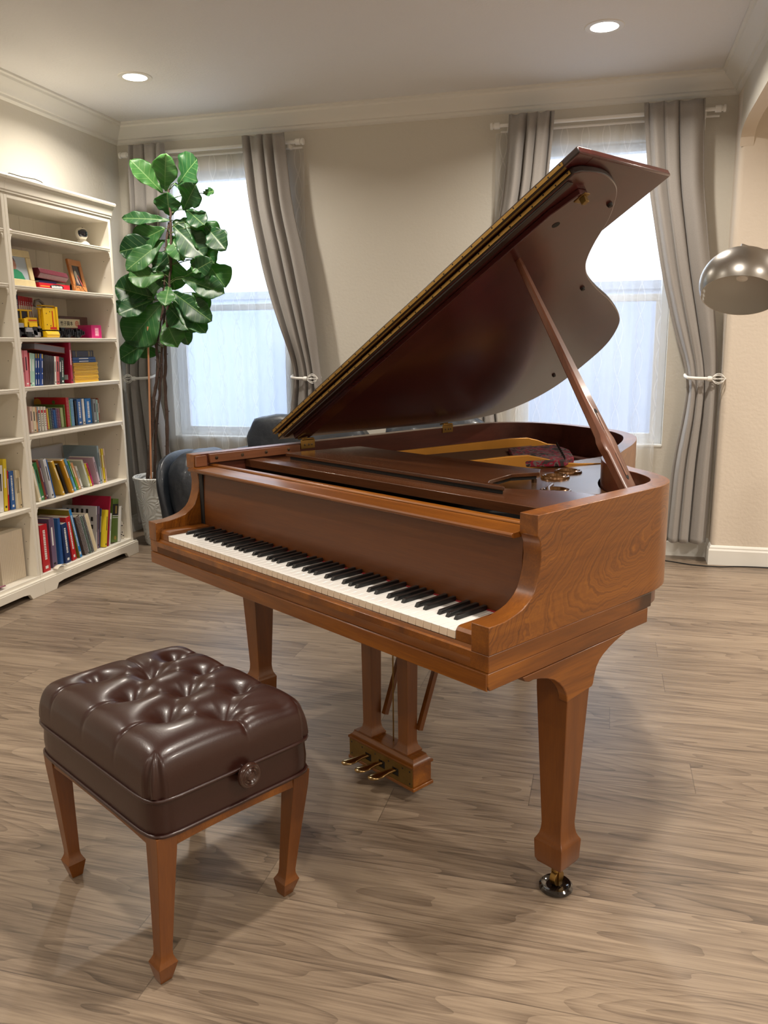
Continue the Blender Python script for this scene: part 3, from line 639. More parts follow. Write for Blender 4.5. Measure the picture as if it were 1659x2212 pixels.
# iron plate, struts, felt, rings, nuts
pin = [p for p in offset(line, TH+.004) if p[1] > .62]
m = MB(); m.prism(pin, 'Z', .845, .852); m.build('soundboard', M_INNER, piano)
def area(poly): return poly
pl = [(-.10,.62)]+[p for p in offset(line, TH+.006) if p[1] > .60 and p[0] > .02 and p[1] < 1.62 ]+[(.0,1.55),(-.02,1.2),(-.07,.8)]
m = MB(); m.prism(pl, 'Z', .885, .893); m.build('iron_plate', M_PLATE, piano, bevel=.001)
m = MB(); m.prism([(-.66,.72),(-.10,.72),(-.10,.80),(-.66,.84)], 'Z', .870, .893); m.build('pin_block_plate', M_GOLD, piano)
for k, (x, y) in enumerate([(.135, 1.075), (.170, .955), (.322, .745)]):
    m = MB(); m.lathe([(.028, .8935), (.030, .902), (.034, .903), (.037, .899), (.040, .901), (.044, .900), (.046, .8935)], (x, y, 0), 36); rg = m.build('plate_ring', M_PLATE, piano)
    m = MB(); m.lathe([(0, .8938), (.0285, .8938), (.0285, .8932), (0, .8932)], (x, y, 0), 30); m.build('ring_opening', M_BLACK, rg)
def strut(name, pts, mat, t=.012, zb=.872):
    """pts: (x,y,ztop) along the strut"""
    d = Vector((pts[-1][0]-pts[0][0], pts[-1][1]-pts[0][1], 0)).normalized(); nn = Vector((-d.y, d.x, 0))*t/2; secs = []
    for p in pts:
        p = Vector(p); b_ = Vector((p.x, p.y, zb)); secs.append([b_-nn*1.6, b_+nn*1.6, p+nn, p-nn])
    m = MB(); m.loft(secs); return m.build(name, mat, piano, bevel=.003, ang=50)
strut('plate_strut', [(-.52,.74,.926),(-.47,1.0,.931),(-.42,1.25,.936),(-.385,1.42,.940),(-.365,1.50,.938),(-.35,1.55,.925),(-.335,1.60,.906),(-.325,1.66,.898)], M_GOLD)
strut('plate_strut', [(-.16,.74,.926),(-.11,.88,.932),(-.06,1.0,.938),(-.03,1.07,.938),(.0,1.12,.925),(.03,1.18,.908),(.06,1.24,.900),(.11,1.34,.896)], M_GOLD)
# wound strings and felt between the struts
m = MB()
for k in range(34):
    t_ = k/33; m.tube([(-.50+.36*t_, .80, .904), (-.36+.34*t_-.0*t_, 1.52-.30*t_, .904)], .0016, 4)
tag(m.build('strings', M_STRING, piano), kind='stuff')
m = MB(); fp = [(-.30,1.30),(-.05,1.03),(.06,1.16),(.03,1.26),(-.10,1.42),(-.24,1.52)]
m.prism(fp, 'Z', .896, .918); m.build('red_felt', M_FELT, piano, bevel=.004)
m = MB()
for k in range(26):
    t_ = k/25; x = .055-.28*t_; y = 1.17+.34*t_; m.tube([(x, y, .90), (x, y, .930+.003*sin(k*2.2))], .0013, 5)
for k in range(5):
    t_ = k/4; m.tube([(-.29+.23*t_, 1.31-.26*t_, .915), (-.16+.20*t_, 1.47-.30*t_, .915)], .0022, 4)
tag(m.build('hitch_pins', M_RUBBER, piano), kind='stuff')
for x, y in ((-.655+.12, .86), (.178, .835)):
    m = MB(); m.lathe([(0, .893), (.009, .893), (.009, .905), (.005, .907), (.005, .914), (.008, .918), (.007, .926), (.003, .931), (0, .932)], (x, y, 0), 6); m.build('acorn_nut', M_STEEL, piano)
m = MB(); m.tube([(.42,.60,.91),(.36,.66,.905),(.30,.74,.902),(.27,.80,.90)], .006, 8); m.tube([(.40,.62,.9),(.47,.72,.9),(.52,.78,.9)], .008, 8); m.build('plate_rib', M_PLATE, piano)
# --- lid: own tilted frame (u along the slope, y, n normal)
TL = R(30.3)
lid = bpy.data.objects.new('lid', None); COL.objects.link(lid); lid.parent = piano
def LD(u, y, n=0): return Vector((-.715+u*cos(TL)-n*sin(TL), y, .985+u*sin(TL)+n*cos(TL)))
def lidmesh(mb, name, mats, bevel=0, par=None, **k):
    mb.v = [tuple(LD(*p)) for p in mb.v]; return mb.build(name, mats, par or lid, bevel=bevel, **k)
bpy.data.objects.remove(lid, do_unlink=True); lid = None
out = [(0,.508),(1.425,.508)]+catmull([(1.436,.53),(1.442,.58),(1.437,.64),(1.412,.71),(1.37,.765),(1.30,.83),(1.215,.885),(1.15,.935),(1.102,.985),(1.052,1.065),(.997,1.19),(.935,1.355),(.855,1.525),(.775,1.635),(.64,1.742),(.48,1.80),(.30,1.834),(.17,1.81),(.07,1.73),(.02,1.62),(0,1.48)], 5)
m = MB(); m.prism(out, 'Z', 0, .019); m.m[0] = 1
m.m = [1, 0]+[2]*(len(m.m)-2)
lid = lidmesh(m, 'lid', [M_TOPX, M_LID, M_LIDEDGE], .0035, piano, ang=30)
m = MB(); m.prism([(0,.492),(1.468,.492),(1.468,.908),(0,.908)], 'Z', .0215, .0415); m.m = [0, 0]+[2]+[0]*3
lidmesh(m, 'front_flap', [M_LID, M_LIDEDGE, M_LIDEDGE], .005, lid)
m = MB(); m.prism([(1.436,.55),(1.462,.55),(1.462,.895),(1.436,.895)], 'Z', .0208, .0217); lidmesh(m, 'flap_border', M_LID, .0003, lid)
for n0, y in ((.005, .5075), (.0255, .4915)):
    m = MB(); m.box(.012, 1.418, y-.0022, y, n0, n0+.0095)
    hg = lidmesh(m, 'piano_hinge', M_BRASS, 0, lid)
    m = MB()
    for k in range(36):
        m.lathe([(0, -.0008), (.0022, -.0008), (.0024, 0)], (.035+k*.0393, y-.0022, n0+.0048+(.0018 if k % 2 else -.0018)), 8, axis='Y')
    lidmesh(m, 'hinge_screws', M_RUBBER, 0, hg)
m = MB(); m.tube([(.012, .4965, .0205), (1.418, .4965, .0205)], .0035, 8); lidmesh(m, 'hinge_knuckle', M_OLDBRASS, 0, lid)
m = MB(); m.box(.03, 1.40, .512, .532, -.006, -.0002); lidmesh(m, 'lid_edge_strip', M_LIDEDGE, .001, lid)
m = MB(); m.prism([(.03,.556),(1.30,.556),(1.385,.575),(1.385,.612),(1.33,.625),(.03,.625)], 'Z', -.016, -.0002); lidmesh(m, 'lid_batten', M_LID, .002, lid)
m = MB(); m.box(1.368, 1.384, .588, .602, -.034, -.016); m.box(1.355, 1.392, .583, .607, -.018, -.0155); lidmesh(m, 'lid_catch', M_OLDBRASS, .002, lid)
m = MB(); m.lathe([(0, -.0165), (.0, -.0168), (.011, -.0168), (.011, -.0155)], (1.27, .615, 0), 20); lidmesh(m, 'lock_hole', M_BLACK, 0, lid)
for u, y in ((1.355,.755),(.997,1.103),(.397,1.682)):
    m = MB(); m.lathe([(0, -.008), (.006, -.008), (.008, -.002), (.008, 0)], (u, y, 0), 14); lidmesh(m, 'rubber_bumper', M_RUBBER, 0, lid)
# lid hinges on the bass side
for y in (.603, 1.347):
    hx = -WI+.0005
    m = MB(); m.box(hx, hx+.002, y-.032, y+.032, .950, .982); m.tube([(hx+.001, y-.026, .9845), (hx+.001, y+.026, .9845)], .0042, 10); m.tube([(hx-.012, y-.034, .9765+.009), (hx+.012, y-.010, .9925)], .003, 6)
    hh = m.build('lid_hinge', M_BRASS, piano, bevel=.0005)
    m = MB()
    for dy in (-.014, .004, .018): m.lathe([(0, .0015), (.0035, .0012), (.0042, 0)], (hx+.002, y+dy, .964), 10, axis='X')
    m.build('screw', M_STEEL, hh)
# prop stick
A_ = Vector((.628, .640, .935)); B_ = LD(1.117, .632, -.002); d = (B_-A_)
ax = d.normalized(); sx = ax.cross(Vector((0, 1, 0))).normalized(); sy = ax.cross(sx)
secs = []
for t_, a, b_ in ((0,.024,.013),(.06,.026,.013),(.17,.027,.014),(.185,.031,.014),(.215,.031,.014),(.24,.022,.014),(.40,.019,.0125),(.6,.0140,.011),(.8,.0105,.009),(.97,.009,.008),(1.0,.006,.006)):
    c = A_+d*t_; secs.append([c+sy*(q*a)+sx*(w*b_) for q, w in ((-1,-.6),(-.7,-1),(.7,-1),(1,-.6),(1,.6),(.7,1),(-.7,1),(-1,.6))])
m = MB(); m.loft(secs); pr = m.build('prop_stick', M_PROP, piano, ang=40)
for sg in (-1, 1):
    m = MB(); secs = []
    for t_, hw in ((.055,.001),(.062,.0055),(.20,.006),(.33,.0055),(.338,.001)):
        c = A_+d*t_+sx*sg*.0135; secs.append([c+sy*hw-sx*sg*.002, c-sy*hw-sx*sg*.002, c-sy*hw+sx*sg*.0004, c+sy*hw+sx*sg*.0004])
    m.loft(secs); m.build('prop_slot', M_BLACK, pr)
    m = MB(); secs = []
    for t_, hw in ((.07,.0038),(.32,.0038)):
        c = A_+d*t_+sx*sg*.0136; secs.append([c+sy*hw-sx*sg*.002, c-sy*hw-sx*sg*.002, c-sy*hw+sx*sg*.0012, c+sy*hw+sx*sg*.0012])
    m.loft(secs); m.build('short_prop', M_BLOCK, pr, bevel=.001)
m = MB(); m.box(.55, .612, .60, .635, .897, .915); m.box(.565, .60, .605, .628, .915, .925); m.build('prop_bracket', M_RUBBER, piano, bevel=.002)
# --- legs
def taper(cx, cy, levels):
    secs = []
    for z, h in levels: secs.append([(cx-h, cy-h, z), (cx+h, cy-h, z), (cx+h, cy+h, z), (cx-h, cy+h, z)])
    return MB().loft(secs)
LEV = [(.074,.0335),(.086,.0385),(.133,.0405),(.136,.040),(.143,.036),(.152,.032),(.165,.0295),(.18,.0285),(.53,.0435),(.628,.0440)]
def pleg(cx, cy, extra=True, sgn=1):
    m = taper(cx, cy, LEV); lg = m.build('leg', M_WALZ, piano, bevel=.0015, ang=25)
    m = MB(); m.lathe([(0,.074),(.013,.074),(.013,.060),(.009,.058),(.009,.046),(0,.046)], (cx, cy, 0), 16); m.box(cx-.012, cx-.009, cy-.004, cy+.010, .012, .05); m.box(cx+.009, cx+.012, cy-.004, cy+.010, .012, .05)
    m.lathe([(0,-.008),(.019,-.008),(.019,.008),(0,.008)], (cx, cy+.002, .029), 22, axis='X'); m.build('caster', M_BRASS, lg, bevel=.0005)
    m = MB(); m.lathe([(0,.0002),(.036,.0002),(.0415,.004),(.0405,.011),(.036,.015),(.031,.014),(.024,.0085),(0,.008)], (cx, cy, 0), 36); m.build('caster_cup', M_CUP, lg)
    return lg
pleg(.667, .314)
pleg(-.676, .368)
pleg(-.30, 1.47)
# leg brackets: arched gusset on the outer face
br = [(.100,.628),(.108,.617),(.122,.612),(.138,.6125),(.165,.607),(.188,.600),(.212,.590),(.232,.576),(.248,.560),(.257,.548),(.263,.533),(.264,.520),(.362,.530),(.367,.536),(.370,.552),(.378,.573),(.390,.587),(.405,.597),(.430,.608),(.453,.616),(.480,.623),(.503,.6285)]
m = MB(); m.prism(br, 'X', .690, .7145); m.build('leg_bracket', M_WALY2, piano, bevel=.002, ang=25)
m = MB(); m.box(.612, .6895, .18, .45, .604, .6285); m.box(.617, .6895, .235, .395, .585, .604); m.build('leg_plate', M_WALY2, piano, bevel=.003)
m = MB(); m.prism(br, 'X', -.665, -.6475); m.build('leg_bracket', M_WALY2, piano, bevel=.002, ang=25)
m = MB(); m.box(-.6475, -.545, .20, .47, .604, .6285); m.build('leg_plate', M_WALY2, piano, bevel=.003)
# --- lyre and pedals
m = MB(); m.box(-.132, .152, .330, .405, .045, .105); m.box(-.137, .157, .326, .410, .034, .045); 
ly = m.build('lyre_box', M_WALX, piano, bevel=.002)
m = MB(); secs = []
for z, e in ((.105,.004),(.112,.004),(.114,0),(.120,-.006),(.127,-.010),(.130,-.010)): secs.append([(-.132-e,.330-e,z),(.152+e,.330-e,z),(.152+e,.405+e,z),(-.132-e,.405+e,z)])
m.loft(secs); m.build('lyre_moulding', M_WALX, ly, ang=20)
for cx in (-.068, .090):
    m = MB(); secs = []
    for z, a in ((.130,.031),(.136,.031),(.139,.029),(.150,.0225),(.165,.020),(.40,.0215),(.628,.024)): secs.append([(cx-a,.368-a,z),(cx+a,.368-a,z),(cx+a,.368+a,z),(cx-a,.368+a,z)])
    m.loft(secs); m.build('lyre_post', M_WALZ, piano, bevel=.001, ang=25)
m = MB(); m.box(-.10, .12, .335, .40, .6005, .6285); m.build('lyre_top_block', M_WALX, piano, bevel=.002)
bpz = [(-.040,), (.022,), (.082,)]
m = MB(); y = .3292
xsl = [-.0555, -.0285, .006, .033, .066, .093]
m.box(-.130, .150, y-.0025, y, .084, .104); m.box(-.130, .150, y-.0025, y, .046, .060)
for a, b_ in ((-.130, xsl[0]), (xsl[1], xsl[2]), (xsl[3], xsl[4]), (xsl[5], .150)): m.box(a, b_, y-.0025, y, .060, .084)
bpl = m.build('brass_plate', M_OLDBRASS, ly)
for k in range(3):
    m = MB(); m.box(xsl[2*k], xsl[2*k+1], .3288, .3298, .060, .084); m.build('pedal_slot', M_BLACK, bpl)
for x, z in ((-.12,.094),(-.12,.056),(-.07,.094),(-.01,.094),(.05,.094),(.11,.094),(.14,.094),(.14,.056),(-.01,.053),(.05,.053)):
    m = MB(); m.lathe([(0, -.0035), (.0022, -.003), (.003, -.0025)], (x, y, z), 10, axis='Y'); m.build('screw', M_RUBBER, bpl)
for x in (-.042, .0195, .0795):
    secs = []
    for yy, w, h, z in ((.340,.008,.006,.074),(.318,.0085,.006,.075),(.305,.0095,.006,.074),(.292,.0125,.0065,.071),(.278,.0165,.007,.069),(.266,.0175,.007,.068),(.257,.0155,.0065,.0675),(.250,.010,.005,.067),(.2475,.003,.002,.067)):
        secs.append([(x+(.34-yy)*-.32+w*cos(a), yy, z+h*sin(a)) for a in [i*pi/6 for i in range(12)]])
    m = MB(); m.loft(secs); m.build('pedal', M_PEDAL, ly, ang=60)
for x, y0_ in ((.018, .378), (.075, .395)):
    m = MB(); m.tube([(x, y0_, .10), (x, y0_, .628)], .0022, 8); m.build('pedal_rod', M_BRASS, piano)
for x0, x1 in ((-.035, -.035), (.115, .118)):
    a = Vector((x0, .392, .195)); b_ = Vector((x1, .560, .625)); m = MB(); w = Vector((.0075, 0, 0)); q = (b_-a).normalized().cross(Vector((1, 0, 0)))*.0085
    m.loft([[p-w-q, p+w-q, p+w+q, p-w+q] for p in (a, b_)]); m.build('lyre_brace', M_WALZ, piano, bevel=.001)

# ================================================================== STOOL
ST = Vector((.0325, -.360, 0)); SR = R(2.4)
stool = thing('piano_stool', 'brown tufted leather piano stool with wooden legs', 'stool', (PX+ST.x*cos(PSI)+ST.y*sin(PSI), PY-ST.x*sin(PSI)+ST.y*cos(PSI), 0), -PSI+SR)
def SL(x, y, z): return (x, y, z)
SW, SD = .276, .203      # half sizes
def sup(hw, hd, e=9, n=96, z=0, bulge=0):
    r = []
    for i in range(n):
        a = 2*pi*i/n; c, s = cos(a), sin(a); k = (abs(c)**e+abs(s)**e)**(-1/e); x, y = c*k, s*k
        r.append(SL(x*hw, y*hd, z+bulge))
    return r
m = MB(); m.loft([sup(SW+.002, SD+.002, 12, z=.352), sup(SW+.004, SD+.004, 12, z=.385), sup(SW+.001, SD+.001, 12, z=.432)])
m.build('seat_band', M_SEAT, stool, ang=60)
def ringtube(z, hw, hd, r, e=12, sag=0):
    pts = []
    n = 120; m = MB(); secs = []
    for i in range(n):
        a = 2*pi*i/n; c, s = cos(a), sin(a); k = (abs(c)**e+abs(s)**e)**(-1/e); pts.append(Vector(SL(c*k*hw, s*k*hd, z)))
    for i in range(n):
        t_ = (pts[(i+1) % n]-pts[i-1]).normalized(); nn = Vector((t_.y, -t_.x, 0))
        m.v += [tuple(pts[i]+nn*r*cos(q)+Vector((0, 0, r*sin(q)))) for q in [j*pi/4 for j in range(8)]]
    for i in range(n):
        for j in range(8): m.f.append((i*8+j, i*8+(j+1) % 8, ((i+1) % n)*8+(j+1) % 8, ((i+1) % n)*8+j)); m.m.append(0)
    return m
ringtube(.352, SW+.004, SD+.004, .0042).build('piping', M_SEAT, stool, ang=80)
ringtube(.431, SW+.006, SD+.006, .0042).build('piping', M_SEAT, stool, ang=80)
BT = []
for j, yv in enumerate((-.082, .018, .118)):
    for k in range(3):
        xs_ = (-.235, -.075, .085)[k]+(.0, .072, -.0)[j]+(0, 0, 0)[j]
        BT.append((xs_ + (0, .0, .012)[j], yv-.01))
BT = [(x_+.0295, y_) for x_, y_ in [(-.211,-.080),(-.049,-.080),(.099,-.077),(-.139,.019),(.012,.026),(.169,.021),(-.205,.127),(-.073,.130),(.083,.130)]]
PX_ = .157
ED = []
rows = [BT[0:3], BT[3:6], BT[6:9]]
def nb(a, b): ED.append((a, b))
for a in rows[0]:
    for b_ in rows[1]:
        if abs(a[0]-b_[0]) < .11: nb(a, b_)
for a in rows[1]:
    for b_ in rows[2]:
        if abs(a[0]-b_[0]) < .115: nb(a, b_)
nb(BT[5], (.235,.135)); nb(rows[0][2], rows[1][2])
for a in rows[0]: nb(a, (a[0]-.004, -.21))
for a in rows[2]: nb(a, (a[0]+.004, .21))
nb(rows[1][2], (.285, .030)); nb(rows[1][0], (-.285, .02))
def segd(px, py, a, b):
    vx, vy = b[0]-a[0], b[1]-a[1]; t = max(0, min(1, ((px-a[0])*vx+(py-a[1])*vy)/(vx*vx+vy*vy))); return math.hypot(px-a[0]-t*vx, py-a[1]-t*vy), t
def seat(u, v):
    a = (u*2-1); b_ = (v*2-1)
    # denser sampling near the rim
    a = math.copysign(1-(1-abs(a))**1.7, a); b_ = math.copysign(1-(1-abs(b_))**1.7, b_)
    x = a*SW*1.018; y = b_*SD*1.02
    f = max(0, 1-abs(a)**13)**.32*max(0, 1-abs(b_)**11)**.32
    h = .434+f*.094+.020*(1-a*a)**.5*(1-b_*b_)**.5
    dep = 0
    for p in BT:
        r = math.hypot(x-p[0], y-p[1]); dep = max(dep, .036*math.exp(-(r/.030)**1.4))
    cre = 0
    for p, q in ED:
        d_, t_ = segd(x, y, p, q); out_ = abs(q[1]) > .2 or abs(q[0]) > .28
        cre = max(cre, (.012 if not out_ else .010)*math.exp(-(d_/.0075)))
        cre = max(cre, .0105*math.exp(-(d_/.026)**2)*(1 if not out_ else max(.25, 1-t_)))
    h -= max(dep, 0)+cre*min(1, f*1.6)*.85
    # crinkled pull at the corners
    cx, cy = max(0, abs(a)-.86)/.14, max(0, abs(b_)-.82)/.18
    if cx > 0 and cy > 0:
        q_ = sin(atan2(cy, cx)*10)*min(cx, cy); k = 1-.05*min(cx, cy)+.012*q_; x *= k; y *= k; h += .005*q_
    return SL(x, y, h)
m = MB(); m.grid(seat, 230, 180); m.build('tufted_cushion', M_SEAT, stool, ang=180)
for p in BT:
    c = SL(p[0], p[1], .434+.094+.020*((1-(p[0]/SW)**2)*(1-(p[1]/SD)**2))**.5-.0445); m = MB(); m.lathe([(0, .004), (.005, .003), (.0075, 0), (.006, -.002)], c, 14); m.build('button', M_SEAT, stool)
# apron
m = MB(); e = .030
def bar(m, a, b_, z0, z1, t_, arch=0):
    a = Vector(a); b_ = Vector(b_); d_ = (b_-a).normalized(); nn = Vector((-d_.y, d_.x, 0))*t_/2; secs = []
    for i in range(21):
        q = i/20; p = a.lerp(b_, q); zb = z0+arch*(sin(pi*q)**.35 if 0 < q < 1 else 0)
        secs.append([p-nn+Vector((0,0,zb)), p+nn+Vector((0,0,zb)), p+nn+Vector((0,0,z1)), p-nn+Vector((0,0,z1))])
    m.loft(secs)
c4 = [Vector(SL(sx_*(SW-.018), sy_*(SD-.018), 0)) for sx_, sy_ in ((-1,-1),(1,-1),(1,1),(-1,1))]
for i in range(4): bar(m, c4[i], c4[(i+1) % 4], .310, .3495, .018, .012)
m.build('apron', M_WALX, stool, bevel=.001)
feet = [((-.205,-.528),(-1,-1)), ((.272,-.535),(1,-1)), ((.222,-.182),(1,1)), ((-.222,-.165),(-1,1))]
for (fx, fy), (sx_, sy_) in feet:
    fx, fy = (fx-ST.x)*cos(SR)+(fy-ST.y)*sin(SR), -(fx-ST.x)*sin(SR)+(fy-ST.y)*cos(SR)
    tx, ty, _ = SL(sx_*(SW-.028), sy_*(SD-.028), 0)
    secs = []
    for z, h in ((.0008,.0125),(.002,.0135),(.042,.0225),(.0435,.0225),(.052,.0185),(.060,.0155),(.072,.0145),(.20,.0185),(.31,.0225),(.3495,.0235)):
        k = min(1, z/.33); cx, cy = fx+(tx-fx)*k, fy+(ty-fy)*k
        secs.append([(cx-h, cy-h, z), (cx+h, cy-h, z), (cx+h, cy+h, z), (cx-h, cy+h, z)])
    m = MB(); m.loft(secs); m.build('leg', M_WALZ, stool, bevel=.001, ang=25)
# height knob on the treble side
kp = SL(SW+.004, .010, .420)
m = MB(); m.lathe([(0, 0), (.016, 0), (.018, .004), (.018, .012), (.026, .014), (.028, .018), (.028, .024), (.025, .027), (.022, .0265), (.020, .0285), (.017, .0265), (.014, .029), (.011, .0265), (.008, .0295), (.005, .028), (0, .030)], kp, 40, axis='X')
m.build('height_knob', simple('knob_wood', srgb(58, 34, 26), .25, coat=.5), stool, ang=50)

